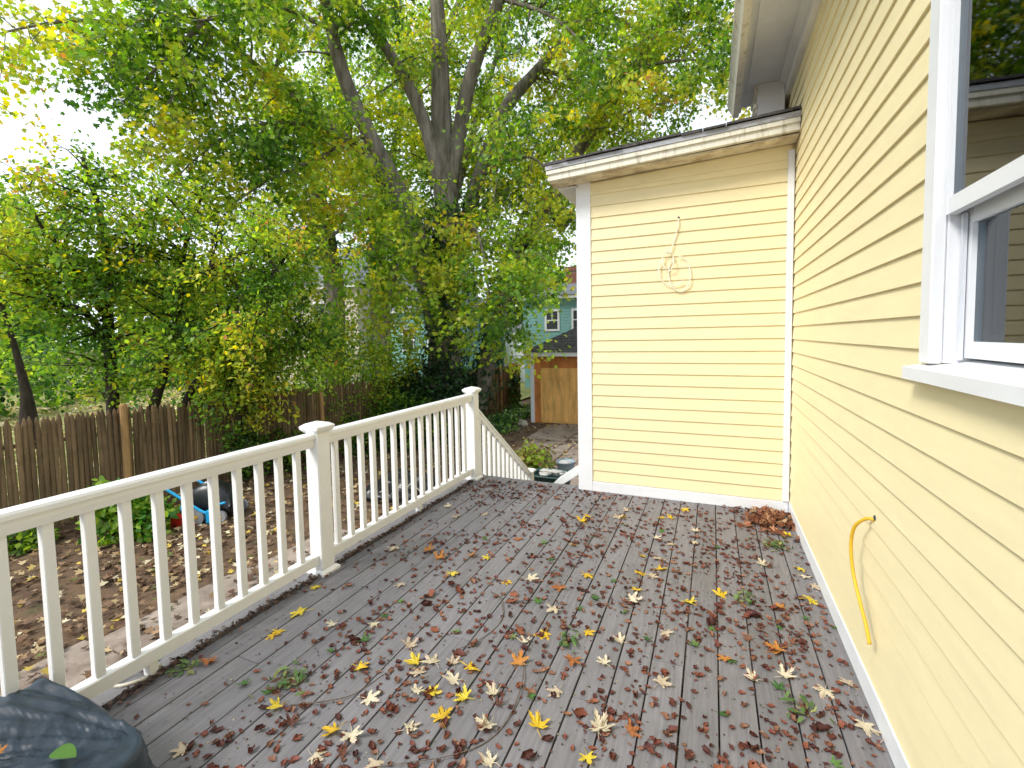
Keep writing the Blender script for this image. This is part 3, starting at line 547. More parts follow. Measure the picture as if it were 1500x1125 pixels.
def sash(x, z0, z1, sw, rw, deep=.028):
    s = MB().box(x, x+deep, a0, a0+sw, z0, z1).box(x, x+deep, a1-sw, a1, z0, z1).box(x+.001, x+deep-.001, a0+sw, a1-sw, z0, z0+rw).box(x+.001, x+deep-.001, a0+sw, a1-sw, z1-rw, z1).build('sash', M['white'], wi)
    MB().box(x+.012, x+.016, a0+sw, a1-sw, z0+rw, z1-rw).build('pane', M['glass'], s)
sash(XW+.002, 1.785, WZ1-.02, .014, .045, .026)
sash(XW+.050, WZ0+.066, 1.80, .030, .045)
MB().box(XW+.036, XW+.046, a1-.016, a1-.004, WZ0+.06, 1.784).build('sash_track', M['screen'], wi)
MB().box(XW+.030, XW+.036, a1-.075, a1-.05, 1.86, WZ1-.05).build('inner_stop', M['screen'], wi)
MB().box(XW+.05, XW+.056, a0, a1-.05, 2.02, 2.06).build('inner_rail', M['screen'], wi)
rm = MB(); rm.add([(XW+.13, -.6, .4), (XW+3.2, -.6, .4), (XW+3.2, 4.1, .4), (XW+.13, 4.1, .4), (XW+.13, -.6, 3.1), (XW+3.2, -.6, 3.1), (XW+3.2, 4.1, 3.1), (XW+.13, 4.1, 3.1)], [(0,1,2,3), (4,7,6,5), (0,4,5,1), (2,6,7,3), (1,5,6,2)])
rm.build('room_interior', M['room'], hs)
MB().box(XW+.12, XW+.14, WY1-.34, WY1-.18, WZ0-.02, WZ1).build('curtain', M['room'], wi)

# cables on the walls
cb = MB(); yc = YD-.022
pts = [(-.271, YD-.012, 2.445), (-.274, yc-.006, 2.40), (-.293, yc, 2.304), (-.325, yc-.006, 2.20), (-.345, yc-.012, 2.155)]
cb.tube(smooth_pts(pts, 6), .0045, 6)
def coil(cx, cz, rx_, rz_, t0, t1, yo, tilt=0):
    P = []
    for k in range(33):
        t = t0+(t1-t0)*k/32; a, b2 = rx_*math.cos(t), rz_*math.sin(t); P.append((cx+a*math.cos(tilt)-b2*math.sin(tilt), yo+.006*math.sin(3*t), cz+a*math.sin(tilt)+b2*math.cos(tilt)))
    cb.tube(P, .0045, 6)
coil(-.262, 1.975, .088, .150, 1.9, 1.9+5.9, yc-.004, .10); coil(-.315, 2.01, .115, .13, 2.2, 5.4, yc-.013, .1); coil(-.352, 2.09, .045, .085, -1.6, 4.4, yc-.020, .1)
cb.tube([(-.35, yc-.02, 2.15), (-.365, yc-.035, 2.175)], .004, 5); cb.tube([(-.345, yc-.02, 2.15), (-.33, yc-.035, 2.165)], .004, 5)
co = cb.build('cable_coil', M['cable'], None, True); tag(co, 'thin cream cable hanging in a loose coil on the end wall', 'cable')
lump('hole', M['dark'], co, (-.271, YD-.0135, 2.452), (.010, .004, .010), .2, 3, 10, 6)
yb = MB(); pts = [(.586, 2.165, .735), (.560, 2.19, .728), (.535, 2.235, .675), (.530, 2.26, .59), (.533, 2.235, .49), (.540, 2.17, .41), (.548, 2.105, .34), (.553, 2.075, .285)]
yb.tube(smooth_pts(pts, 6), .0065, 8); yo = yb.build('yellow_cable', M['ylw'], None, True); tag(yo, 'stiff yellow cable sticking out of the house wall and bending down', 'cable')
lump('hole', M['dark'], yo, (.583, 2.165, .742), (.006, .012, .012), .2, 5, 10, 6)

# ------------------------------------------------------------ stockade fence
fa, fb = Vector((-9.95, 1.55)), Vector((-7.1, 17.2)); fl = (fb-fa).length; fd = (fb-fa)/fl; fn = Vector((fd.y, -fd.x))
fe = thing('stockade_fence', 'weathered brown stockade fence of pointed pickets across the back of the yard', 'fence', loc=(fa.x, fa.y, GZ))
fe.location = (0, 0, 0)
pk = []
for v in range(4):
    Rv = random.Random(v); b = MB(); n = 9; vs_ = []
    for z_, k_ in ((0, 1), (.9, .97), (1.68, .93), (1.76, .45), (1.785, .08)):
        for j in range(n):
            a = 2*math.pi*j/n; r_ = .036*k_*(1+.1*Rv.uniform(-1, 1)); vs_.append((r_*math.cos(a)+.004*math.sin(z_*3+v), r_*math.sin(a)*.95, z_))
    b.add(vs_, [(i*n+j, i*n+(j+1) % n, (i+1)*n+(j+1) % n, (i+1)*n+j) for i in range(4) for j in range(n)]+[tuple(4*n+j for j in range(n))])
    pk.append(b.mesh('picket', M['fence']))
R = random.Random(8); s = 0.0; ang = math.atan2(fd.y, fd.x)
while s < fl:
    p = fa+fd*s
    o = link('picket', R.choice(pk), fe, (p.x+R.gauss(0, .006), p.y, GZ-.03+R.gauss(0, .012)+.02*math.sin(s*.9)))
    o.rotation_euler = (R.gauss(0, .006), R.gauss(0, .006), ang+R.choice((0, math.pi))); o.scale = (R.uniform(.92, 1.10), 1, R.uniform(.98, 1.02)); s += .0675
for zz in (.35, 1.35):
    for k in range(8):
        p0 = fa+fd*(k*2.0)-fn*.06; p1 = fa+fd*min(fl, k*2.0+2.0)-fn*.06
        MB().tube([(p0.x, p0.y, GZ+zz), (p1.x, p1.y, GZ+zz)], .035, 6).build('fence_rail', M['fence'], fe)
for k, (s, h_, m_, off, r_) in enumerate([(1.2, 1.8, 'post', .07, .058), (3.15, 1.84, 'post', .075, .06), (5.05, 1.80, 'postdark', .05, .06), (6.95, 1.80, 'post', .07, .055), (9., 1.8, 'postdark', .06, .06), (10.9, 1.82, 'fence', .06, .06), (12.7, 1.8, 'fence', .06, .06), (14.5, 1.84, 'post', .06, .055)]):
    p = fa+fd*s+fn*off
    MB().tube([(p.x, p.y, GZ-.1), (p.x+.01, p.y, GZ+.9), (p.x, p.y, GZ+h_-.03), (p.x, p.y, GZ+h_)], [r_, r_*.98, r_*.95, r_*.6], 10).build('fence_post', M[m_], fe)

# ------------------------------------------------------------ garage
ga = thing('garage', 'small garage with orange plywood front, white corner trim and dark hip roof', 'garage', loc=(0, 0, 0))
gx0, gx1, gy0, gy1, gz = -5.52, -.9, 14.30, 19.3, .84
MB().box(gx0+.02, gx1, gy0+.03, gy1, GZ-.1, gz).build('garage_wall', M['plyred'], ga)
MB().box(gx0, gx0+.13, gy0-.02, gy0+.1, GZ-.05, gz-.01, .004).build('corner_trim', M['white'], ga)
MB().box(gx0+.135, gx0+.36, gy0, gy0+.028, GZ+.02, gz-.02).build('side_panel', M['plyred'], ga)
MB().box(gx0+.365, gx1-.1, gy0, gy0+.028, .43, gz-.02).build('header_panel', M['plyred'], ga)
MB().box(gx0+.36, gx0+.42, gy0-.025, gy0+.005, GZ+.02, .425).build('door_frame', M['ply'], ga)
for x0_, x1_ in ((gx0+.425, -3.93), (-3.925, -2.5), (-2.495, -1.1)): MB().box(x0_, x1_, gy0-.012, gy0+.02, GZ+.03, .425).build('plywood_panel', M['ply'], ga)
MB().box(-3.96, -3.90, gy0-.025, gy0-.013, GZ+.03, .425).build('batten', M['ply'], ga)
MB().box(gx0-.17, gx1+.2, gy0-.18, gy0-.15, gz-.03, gz+.10).build('fascia', M['white'], ga)
MB().box(gx0-.17, gx0-.14, gy0-.149, gy1+.2, gz-.03, gz+.10).build('fascia', M['white'], ga)
MB().box(gx0-.139, gx1+.2, gy0-.149, gy0+.03, gz+.0, gz+.02).build('soffit', M['sofit'], ga)
ex0, ey0, ex1, ey1, ez = gx0-.20, gy0-.21, gx1+.25, gy1+.25, gz+.105; hw = (ex1-ex0)/2; rz = ez+hw*.55; cxg = (ex0+ex1)/2
rf = MB().add([(ex0, ey0, ez), (ex1, ey0, ez), (ex1, ey1, ez), (ex0, ey1, ez), (cxg, ey0+hw, rz), (cxg, ey1-hw, rz)], [(0, 1, 4), (1, 2, 5, 4), (2, 3, 5), (3, 0, 4, 5), (0, 3, 2, 1)]).build('garage_roof', M['shingle'], ga)
R = random.Random(5)
for k in range(17):
    t0, t1 = k/17, (k+1)/17; yo_ = lambda t: ey0+hw*t
    xa, xb = ex0+hw*t0, ex1-hw*t0
    nseg = max(1, int((xb-xa)/.33)); 
    if t0 > .8: nseg = 1
    for q in range(nseg):
        x0_ = xa+(xb-xa)*q/nseg; x1_ = xa+(xb-xa)*(q+1)/nseg-.008
        xi = (hw/17)*1.0 if q == 0 else 0; xj = (hw/17) if q == nseg-1 else 0
        z0_, z1_ = ez+hw*.55*t0, ez+hw*.55*t1
        if x0_ > -2.9: continue
        MB().add([(x0_, yo_(t0)-.01, z0_+.006), (x1_, yo_(t0)-.01, z0_+.006), (x1_-xj, yo_(t1), z1_+.006), (x0_+xi, yo_(t1), z1_+.006), (x0_, yo_(t0)-.01, z0_+.020+R.uniform(0, .006)), (x1_, yo_(t0)-.01, z0_+.022), (x1_-xj, yo_(t1), z1_+.010), (x0_+xi, yo_(t1), z1_+.010)], [(0,3,2,1), (4,5,6,7), (0,1,5,4), (2,3,7,6), (0,4,7,3), (1,2,6,5)]).build('shingle', M['shingle'], rf)

# ------------------------------------------------------------ houses beyond
def far_house(name, label, x0, x1, y0, y1, z1, m, rows, wins, roofh, chim=None, over=.35, ridge='x'):
    h_ = thing(name, label, 'house', loc=(0, 0, 0))
    wl = MB().box(x0, x1, y0, y1, GZ-.1, z1).build('wall', M[m], h_)
    ex = .16
    me0 = MB().prof([(0, ex+.01), (-.004, ex+.01), (-.022, 0), (0, 0)], 'x', x0-.01, x1+.01).mesh('clapboard', M[m])
    for k in range(rows): link('clapboard', me0, wl, (0, y0-.001, z1-.05-(k+1)*ex))
    for (wx, wz, ww, wh) in wins:
        f = MB().box(wx-ww/2-.11, wx-ww/2, y0-.06, y0, wz-wh/2-.1, wz+wh/2+.12).box(wx+ww/2, wx+ww/2+.11, y0-.06, y0, wz-wh/2-.1, wz+wh/2+.12).box(wx-ww/2, wx+ww/2, y0-.06, y0, wz+wh/2, wz+wh/2+.12).box(wx-ww/2, wx+ww/2, y0-.06, y0, wz-wh/2-.1, wz-wh/2).box(wx-ww/2, wx+ww/2, y0-.05, y0-.001, wz-.03, wz+.03).box(wx-.02, wx+.02, y0-.045, y0-.002, wz+.03, wz+wh/2).build('window', M['white'], h_)
        MB().box(wx-ww/2, wx+ww/2, y0-.03, y0-.0225, wz-wh/2, wz-.03).box(wx-ww/2, wx+ww/2, y0-.03, y0-.0225, wz+.03, wz+wh/2).build('pane', M['dark'], f)
    MB().box(x0-over, x1+over, y0-over, y0-over+.05, z1-.02, z1+.16).build('fascia', M['sofit'], h_)
    MB().box(x0-over, x1+over, y0-over+.051, y0, z1+.0, z1+.03).build('soffit', M['white'], h_)
    a, b, c, d = x0-over-.05, x1+over+.05, y0-over-.05, y1+over
    if ridge == 'x': k = (d-c)/2; v = [(a, c, z1+.165), (b, c, z1+.165), (b, d, z1+.165), (a, d, z1+.165), (a+k, c+k, z1+roofh), (b-k, c+k, z1+roofh)]
    else: k = (b-a)/2; v = [(a, d, z1+.165), (a, c, z1+.165), (b, c, z1+.165), (b, d, z1+.165), (a+k, d-k, z1+roofh), (a+k, c+k, z1+roofh)]
    r_ = MB().add(v, [(0, 1, 5, 4), (1, 2, 5), (2, 3, 4, 5), (3, 0, 4)] if ridge == 'x' else [(0, 1, 5, 4), (1, 2, 5), (2, 3, 4, 5), (3, 0, 4)]).build('roof', M['slate'], h_)
    if chim:
        cx_, cy_, cw, cz = chim
        ch = MB().box(cx_-cw/2, cx_+cw/2, cy_-cw/2, cy_+cw/2, z1, cz).build('chimney', M['mortar'], r_)
        MB().box(cx_-cw/2-.06, cx_+cw/2+.06, cy_-cw/2-.06, cy_+cw/2+.06, cz-.25, cz).build('chimney_cap', M['brick'], r_)
        bb = MB()
        nb = 3
        for q in range(int((cz-.26-z1-.3)/.085)):
            zq = z1+.3+q*.085; off = (q % 2)*.5
            for j in range(-1, nb+1):
                xa = max(cx_-cw/2, cx_-cw/2+(j+off)*cw/nb+.006); xb = min(cx_+cw/2, cx_-cw/2+(j+1+off)*cw/nb-.006)
                if xb-xa > .03: bb.box(xa, xb, cy_-cw/2-.012, cy_-cw/2-.0005, zq, zq+.073)
        o = bb.build('bricks', M['brick'], r_); o['kind'] = 'stuff'
    return h_
far_house('teal_house', 'teal clapboard house with white windows and brick chimney behind the garage', -9.6, 1.5, 24, 33, 3.45, 'teal', 22, [(-7.95, 2.3, .62, .95), (-6.45, 2.3, .62, .95), (-4.2, 2.3, .62, .95), (-8.6, -.3, .7, 1.1)], 2.0, (-7.35, 26.0, .62, 5.35))
far_house('white_outbuilding', 'small white building seen between the fence and the garage', -12.2, -10.2, 27, 30, 1.6, 'white', 10, [(-10.6, .9, .4, .6)], .9)
far_house('beige_house', 'beige house with grey roof half hidden behind the maple and shrubs', -30, -19.5, 22, 30, 4.6, 'beige', 26, [(-28, 3, .8, 1.4), (-25.5, 3, .8, 1.4), (-22.5, 3, .8, 1.4), (-28, 0, .8, 1.4), (-22.5, 0, .8, 1.4)], 3.4)
far_house('blue_green_house', 'pale blue-green house glimpsed through leaves left of the big trunk', -18.2, -13.4, 23, 30, 3.0, 'teal', 20, [(-16.6, 1.4, .7, 1.2), (-14.8, 1.4, .7, 1.2)], 2.6)

# ------------------------------------------------------------ trees
SUN_MIX = [G_DEEP, G_MID, G_LIGHT, G_YEL, G_GOLD, G_OR]
mp_ = thing('maple_tree', 'huge autumn maple with several thick grey limbs behind the fence', 'tree', loc=(0, 0, 0))
tb = MB(); tw = grow(list(MAPLE_LIMBS.values()), 21, tb, space=.24, l2=(1.1, 2.6), tw=.23, lt=(.35, .8), rmin=.18, skip=.14, droop=.3)
tb.build('trunk', M['bark'], mp_, True)
crown('crown', tw, 25, .114, 5, SUN_MIX, [9, 28, 36, 23, 4, .4], T_MAPLE, M['leaf'], mp_, droop=.6, spread=.14)
lab = ['small leafy tree with a straight dark trunk nearest the left edge behind the fence', 'small multi-stemmed tree with a leaning dark trunk, middle of three behind the fence', 'small tree with low forking stems and branches over the fence toward the maple']
for i, L in enumerate(SMALL_TREES):
    t_ = tag(thing('small_tree', lab[i], 'tree', 'small trees behind the fence'))
    b = MB(); tw = grow(L, 40+i, b, space=.085, l2=(.7, 1.7), tw=.15, lt=(.22, .5), rmin=.12, skip=.2, skip0=(.30 if i == 0 else .44), droop=.2, up=.15)
    b.build('trunk', M['barkdark'], t_, True)
    crown('crown', tw, 19, .092, 60+i, SUN_MIX, [14, 29, 32, 21, 3, .6], T_OVAL, M['leaf'], t_, droop=.3, spread=.10, clump=2.2)
lab = ['thick old tree trunk with flared base at the left edge beyond the fence', 'tall grey trunk in the distance left of the maple, leaning left', 'thick distant trunk just left of the maple limbs']
for i, L in enumerate(BACK_TRUNKS):
    t_ = tag(thing('tree', lab[i], 'tree', 'trees on the lawn beyond the fence'))
    b = MB(); tw = grow([L], 70+i, b, space=.25, l2=(1.6, 3.4), tw=.3, lt=(.5, .9), rmin=.4, skip=.5, droop=.3)
    b.build('trunk', M['barkdark' if i == 0 else 'bark'], t_, True)
    crown('crown', tw, 22, .17, 80+i, SUN_MIX, [16, 34, 30, 16, 4, .5], T_MAPLE, M['leaf'], t_, droop=.5, spread=.2)
# far trees closing the view
far = [(-44, 14, 6, 6.5, 5, 7.5, 'broad dark tree far off at the left edge'), (-36, 22, 5, 6, 5, 6.5, 'rounded green tree far beyond the lawn at left'), (-33, 31, 5, 6, 5, 6, 'green tree behind the beige house'), (-22, 34, 5.5, 5, 4, 6.5, 'tree behind the beige house, right of its roof'), (-13, 34, 4.5, 3.5, 3.5, 5.5, 'far tree rising behind the maple trunk'), (-46, 2, 5, 6, 7, 6.5, 'far tree left of the picture beyond the lawn'), (-10.5, 39, 4, 3, 3, 5, 'far pale tree beside the brick chimney')]
for i, (x_, y_, z_, rx_, ry_, rz_, lb) in enumerate(far):
    t_ = thing('background_tree', lb, 'tree', 'trees beyond the neighbouring gardens')
    R = random.Random(i); bl = [(x_+R.uniform(-.5, .5)*rx_, y_+R.uniform(-.5, .5)*ry_, z_-1.4+R.uniform(-.55, .6)*rz_, rx_*R.uniform(.35, .6), ry_*R.uniform(.35, .6), rz_*R.uniform(.25, .45)) for _ in range(11)]
    MB().tube([(x_, y_, GZ-.1), (x_+.2, y_, z_-3), (x_, y_, z_+1)], [.5, .35, .12], 8).build('trunk', M['bark'], t_, True)
    cloud(90+i, bl, 9000, .36, SUN_MIX, [20, 36, 28, 12, 3, .2], T_OVAL*np.array((1.5, 1)), M['leaf'], 'crown', t_, 26, .8, GZ)
# shrubs, hedge and ivy
def shrub(name, label, cat, blobs, n, size, cols, wts, seed, tmpl=T_OVAL, m='leaf', cl=24, cr=.22, group=None, stems=7, zb=GZ, shell=.3):
    t_ = thing(name, label, cat, group)
    o, cc = cloud(seed, blobs, n, size, cols, wts, tmpl, M[m], 'foliage', t_, cl, cr, zb, shell)
    if stems:
        b = MB(); R = random.Random(seed); bx_ = sum(q[0] for q in blobs)/len(blobs); by_ = sum(q[1] for q in blobs)/len(blobs)
        for k in range(stems*6):
            c = cc[R.randrange(len(cc))]; p0 = Vector((bx_+(c[0]-bx_)*.45+R.gauss(0, .05), by_+(c[1]-by_)*.45+R.gauss(0, .05), zb)); p1 = Vector(c)
            md = p0.lerp(p1, .5)+Vector((R.gauss(0, .05), R.gauss(0, .05), .12)); b.tube([p0, md, p1], [.012, .009, .003], 4, False)
        b.build('stem', M['barkdark'], t_, True)
    return t_
DARKMIX = [G_DEEP, (.02, .06, .014), G_MID, G_LIGHT]
shrub('shrub', 'pale green shrub rising over the fence left of the maple', 'shrub', [(-9.2, 9.0, .3, .9, .8, 1.3), (-9.7, 9.6, 1.2, .9, .8, 1.1), (-8.7, 9.9, .6, .8, .7, 1.3)], 6500, .085, [G_MID, G_LIGHT, (.20, .27, .06), G_YEL], [30, 36, 20, 8], 101, group='shrubs along the fence')
shrub('shrub', 'yellow-green shrub just left of the ivy at the maple foot', 'shrub', [(-8.3, 10.3, .2, .8, .7, 1.2), (-8.0, 10.9, 1.0, .7, .7, 1.0)], 4200, .085, [G_MID, G_LIGHT, G_YEL, G_GOLD], [26, 36, 20, 5], 102, group='shrubs along the fence')
shrub('shrub', 'dark green shrub in front of the fence below the maple', 'shrub', [(-7.5, 9.8, -.75, .9, .7, .75), (-7.3, 10.4, -.8, .7, .7, .65), (-8.0, 9.0, -.9, .6, .6, .5)], 5200, .09, DARKMIX, [34, 26, 30, 8], 103, group='shrubs along the fence')
shrub('shrub', 'bright green leafy bush behind the railing at left near the fence', 'shrub', [(-8.05, 3.85, -1.0, .42, .40, .42), (-7.75, 4.05, -1.15, .35, .3, .3)], 1700, .10, [G_MID, G_LIGHT, (.07, .22, .03)], [30, 40, 30], 104, cl=14, cr=.14)
shrub('shrub', 'low green weeds at the fence foot by the left edge', 'weeds', [(-8.95, 3.0, -1.28, .45, .4, .2)], 700, .085, [G_MID, G_LIGHT, G_DEEP], [30, 20, 20], 105, cl=12, cr=.12, stems=3)
shrub('shrub', 'dark leafy vine against the fence behind the blue machine', 'shrub', [(-8.75, 6.6, -.75, .25, .8, .6), (-8.6, 7.6, -1.0, .3, .7, .4)], 1900, .085, DARKMIX, [30, 26, 34, 8], 106, cl=16, cr=.16, stems=4)
shrub('wilted_plants', 'wilting yellow-green plants beside the foot of the stairs', 'plants', [(-3.3, 8.3, -1.08, .40, .40, .34), (-3.3, 8.75, -1.1, .33, .45, .30), (-3.5, 8.9, -1.15, .35, .4, .26)], 2100, .105, [(.22, .25, .06), G_LIGHT, (.34, .30, .09), (.16, .09, .05)], [34, 28, 24, 12], 107, cl=14, cr=.13)
shrub('shrub', 'dark shrubs beyond the fence under the small trees', 'shrub', [(-15, 9, -.2, 2.5, 2, 1.4), (-18, 13, 0, 3, 2.5, 1.8), (-13.5, 14, 0, 2.5, 2, 2.0)], 6000, .14, DARKMIX, [36, 24, 32, 10], 108, cl=26, cr=.4, stems=5)
shrub('hedge', 'long dark hedge at the back of the neighbouring lawn', 'hedge', [(-30+4*math.sin(k), 3+3.1*k, .3, 2.2, 2.6, 1.9) for k in range(8)], 9000, .24, DARKMIX, [34, 22, 36, 14], 109, cl=26, cr=.5, stems=0)
shrub('ground_ivy', 'dark green ivy carpet on the ground left of the garage', 'ivy', [(-6.35, 12.6, -1.38, .85, 1.5, .22), (-6.3, 14.6, -1.36, .6, 1.4, .22), (-7.1, 11.4, -1.3, .7, 1.0, .35), (-6.5, 16.0, -1.3, .6, 1.0, .22)], 6500, .085, [G_DEEP, (.028, .085, .022), G_MID, (.10, .17, .05)], [34, 30, 26, 8], 110, T_IVY, 'ivy', 16, .16, stems=0)
# ivy climbing the maple
ivt = thing('climbing_ivy', 'dark ivy wrapping the lower maple trunk', 'ivy')
rg = np.random.default_rng(77); S = smooth_pts(MAPLE_LIMBS['trunk'][:5], 10); S2 = smooth_pts(MAPLE_LIMBS['e'][:4], 10)
ps, ns = [], []
for SS, n_, th in ((S, 7500, .24), (S2, 2600, .2)):
    for k in range(n_):
        q = SS[min(int((random.Random(k).random()**1.15)*len(SS)), len(SS)-1)]; a = rg.uniform(0, 6.283); d = np.array((math.cos(a), math.sin(a), 0)); off = q[3]+abs(rg.normal(0, th))*(.5+noise.noise(Vector((q[0]+d[0], q[1]+d[1], q[2]))*1.3)+.35)
        ps.append(q[:3]+d*max(off, q[3]*.97)+rg.normal(0, .08, 3)); ns.append(d+np.array((0, 0, .5)))
ps, ns = np.array(ps), np.array(ns); n = len(ps)
link('ivy_leaves', leaf_mesh('ivy_leaves', ps, rnd_dirs(rg, n)*.5+np.array((0, 0, -1.)), ns+rnd_dirs(rg, n)*.4, rg.uniform(.07, .13, n), palette(rg, n, [(.014, .042, .014), (.022, .065, .018), (.045, .11, .025)], [40, 34, 14]), T_IVY, M['ivy']), ivt)
cloud(78, [(-7.3, 11.6, -.3, 1.0, .9, 1.1), (-7.2, 12.4, -.8, .6, .7, .6), (-7.9, 11.0, -.4, .7, .7, 1.0)], 7000, .10, [(.014, .042, .014), (.022, .065, .018), (.05, .12, .025)], [36, 32, 18], T_IVY, M['ivy'], 'ivy_mound', ivt, 22, .22, GZ, .5)
# ivy on the fence by the garage
shrub('fence_ivy', 'ivy hanging over the far end of the fence beside the garage', 'ivy', [(-7.15, 16.6, -.6, .15, .4, .7), (-7.55, 13.9, -1.0, .15, .3, .35)], 1100, .09, [(.02, .06, .018), G_DEEP, G_MID], [30, 30, 20], 111, T_IVY, 'ivy', 16, .14, stems=0)

# ------------------------------------------------------------ leaf litter in the yard and on the lawn
def litter(name, label, n, fx, seed, size, cols, wts, zf, tm=T_MAPLE):
    rg = np.random.default_rng(seed); xy = fx(rg, n); n = len(xy)
    z_ = np.array([zf(a, b) for a, b in xy])+rg.uniform(.012, .05, n)
    o = link(name, leaf_mesh(name, np.column_stack([xy, z_]), rnd_dirs(rg, n)*np.array((1, 1, .25)), rnd_dirs(rg, n)*.35+np.array((0, 0, 1.)), rg.uniform(.6, 1.25, n)*size, palette(rg, n, cols, wts), tm, M['dry'], .45))
    return tag(o, label, 'leaf litter', kind='stuff')
def gz_(x, y): return GZ+.035*noise.noise(Vector((x*.9, y*.9, 3)))+.014*noise.noise(Vector((x*3, y*3, 1)))
def yard(rg, n):
    xy = np.column_stack([rg.uniform(-9.4, -1.4, n), rg.uniform(.2, 14.2, n)])
    k = np.array([noise.noise(Vector((a*.8, b*.8, 7))) for a, b in xy])
    dens = np.where(xy[:, 0] > -5.3, .45, 1.0)
    keep = (rg.uniform(size=n) < dens*(.62+k*.8)) & ~((xy[:, 0] > -2.5) & (xy[:, 1] < 6))
    return xy[keep]
BR = [(.10, .055, .034), (.165, .095, .055), (.25, .155, .085), (.46, .34, .18), (.55, .40, .08), (.62, .54, .36), (.12, .16, .04)]
litter('fallen_leaves', 'brown and tan fallen leaves covering the yard soil', 19000, yard, 31, .085, BR, [24, 26, 20, 12, 5, 6, 3], lambda a, b: gz_(a, b)+(.035 if a > -5.6 and b < 5.2 else 0))
litter('lawn_leaves', 'pale fallen leaves scattered over the lawn beyond the fence', 9000, lambda rg, n: np.column_stack([rg.uniform(-32, -9.6, n), rg.uniform(0, 22, n)]), 32, .16, [(.48, .40, .20), (.56, .44, .14), (.34, .22, .10), (.60, .52, .32)], [30, 24, 18, 20], lambda a, b: GZ, T_OVAL*np.array((1.5, 1)))

# ------------------------------------------------------------ things lying in the yard
mo = thing('garden_machine', 'blue and black garden machine with a red guard lying by the fence', 'garden machine', loc=(-7.55, 4.85, GZ))
mo.rotation_euler.z = .35
cat_ = MB(); vs_ = []
for i in range(13):
    t = i/12; x_ = -.15+.62*t
    for j in range(13):
        a = math.pi*j/12; yw, zh = .25*(1-.25*t**3), (.30+.16*math.sin(math.pi*min(1, t*.9+.15)))*(1 if t < .8 else math.sqrt(max(0, 1-((t-.8)/.2)**2*.85)))
        vs_.append((x_, -yw*math.copysign(abs(math.cos(a))**.6, math.cos(a)), .16+zh*math.sin(a)**.75))
cat_.add(vs_, [(i*13+j, (i+1)*13+j, (i+1)*13+j+1, i*13+j+1) for i in range(12) for j in range(12)]+[tuple(range(12, -1, -1)), tuple(12*13+j for j in range(13))]+[(i*13, i*13+12, (i+1)*13+12, (i+1)*13) for i in range(12)])
cb_ = cat_.build('catcher', M['blackp'], mo, True)
MB().box(.02, .20, -.256, -.246, .42, .47).build('sticker', M['white'], cb_) if False else MB().add([(.0, -.12, .592), (.14, -.13, .612), (.14, -.04, .628), (.0, -.03, .608)], [(0, 1, 2, 3)]).build('sticker', M['white'], cb_)
MB().tube(smooth_pts([(-.5, -.29, .60), (-.2, -.30, .42), (.12, -.30, .22), (.3, -.29, .17)], 5), .022, 8).build('handle_bar', M['blue'], mo)
MB().tube(smooth_pts([(-.5, .29, .60), (-.2, .30, .42), (.12, .30, .22), (.3, .29, .17)], 5), .022, 8).build('handle_bar', M['blue'], mo)
MB().tube([(.2, -.31, .18), (.42, -.30, .34), (.50, -.29, .36)], .02, 8).build('side_arm', M['blue'], mo)
MB().box(.20, .30, -.34, -.22, .04, .24, .01).build('housing', M['blue'], mo); MB().box(-.42, .22, -.22, .22, .07, .17, .02).build('chassis', M['blackp'], mo)
MB().box(-.50, -.34, -.28, .10, .10, .19, .015).build('front_housing', M['blue'], mo)
for (wx, wy) in ((.02, -.285), (.02, .285), (.40, -.27), (.40, .27)):
    wh = MB().disc((wx, wy, .125), (0, 1, 0), .125 if wx < .2 else .09, .05, 22).build('wheel', M['grey'], mo)
    MB().disc((wx, wy-.027*(1 if wy < 0 else -1), .125), (0, 1, 0), .03, .012, 12).build('hub', M['ylw'], wh)
MB().prof([(-.32, .01), (.04, .01), (-.02, .06), (-.22, .20), (-.30, .27)], 'y', -.40, -.33).build('guard', M['red'], mo)

hp = thing('black_plastic_heap', 'crumpled black plastic heap on the leaves seen through the railing', 'plastic', loc=(0, 0, 0))
lump('plastic_sheet', M['blackp'], hp, (-5.0, 6.75, GZ+.12), (.52, .36, .30), .5, 3, 44, 24, 2.4, .35, GZ+.01)
lump('plastic_fold', M['blackp'], hp, (-5.5, 6.6, GZ+.06), (.30, .26, .18), .5, 9, 30, 18, 2.8, .4, GZ+.01)
for k in range(3): MB().tube(smooth_pts([(-5.35+.25*k, 6.42, GZ+.18), (-5.1+.2*k, 6.45, GZ+.30+.05*k), (-4.75+.1*k, 6.5, GZ+.26)], 6), .007, 5).build('white_cord', M['rope'], hp)

bn = thing('waste_tub', 'dark green tub full of white debris beside the stairs', 'tub', loc=(-2.62, 7.75, GZ))
b = MB(); vs_ = []; prf = [(.0, .24, 0), (.0, .30, .40), (.0, .325, .405), (.0, .325, .43), (.0, .295, .43), (0, .285, .39)]
for _, r_, z_ in prf:
    for j in range(28):
        a = 2*math.pi*j/28; vs_.append((r_*1.15*math.copysign(abs(math.cos(a))**.6, math.cos(a)), r_*.85*math.copysign(abs(math.sin(a))**.6, math.sin(a)), z_))
b.add(vs_, [(i*28+j, i*28+(j+1) % 28, (i+1)*28+(j+1) % 28, (i+1)*28+j) for i in range(5) for j in range(28)]+[tuple(range(27, -1, -1))]); b.build('tub', M['bin'], bn, True)
MB().box(-.40, -.34, -.08, .08, .34, .39, .01).build('handle', M['blackp'], bn)
for k in range(9):
    R = random.Random(k); lump('debris', M['debris'], bn, (R.uniform(-.22, .22), R.uniform(-.15, .15), .40+R.uniform(-.01, .05)), (R.uniform(.07, .15), R.uniform(.05, .11), R.uniform(.015, .035)), .7, k, 9, 6, 2.9)
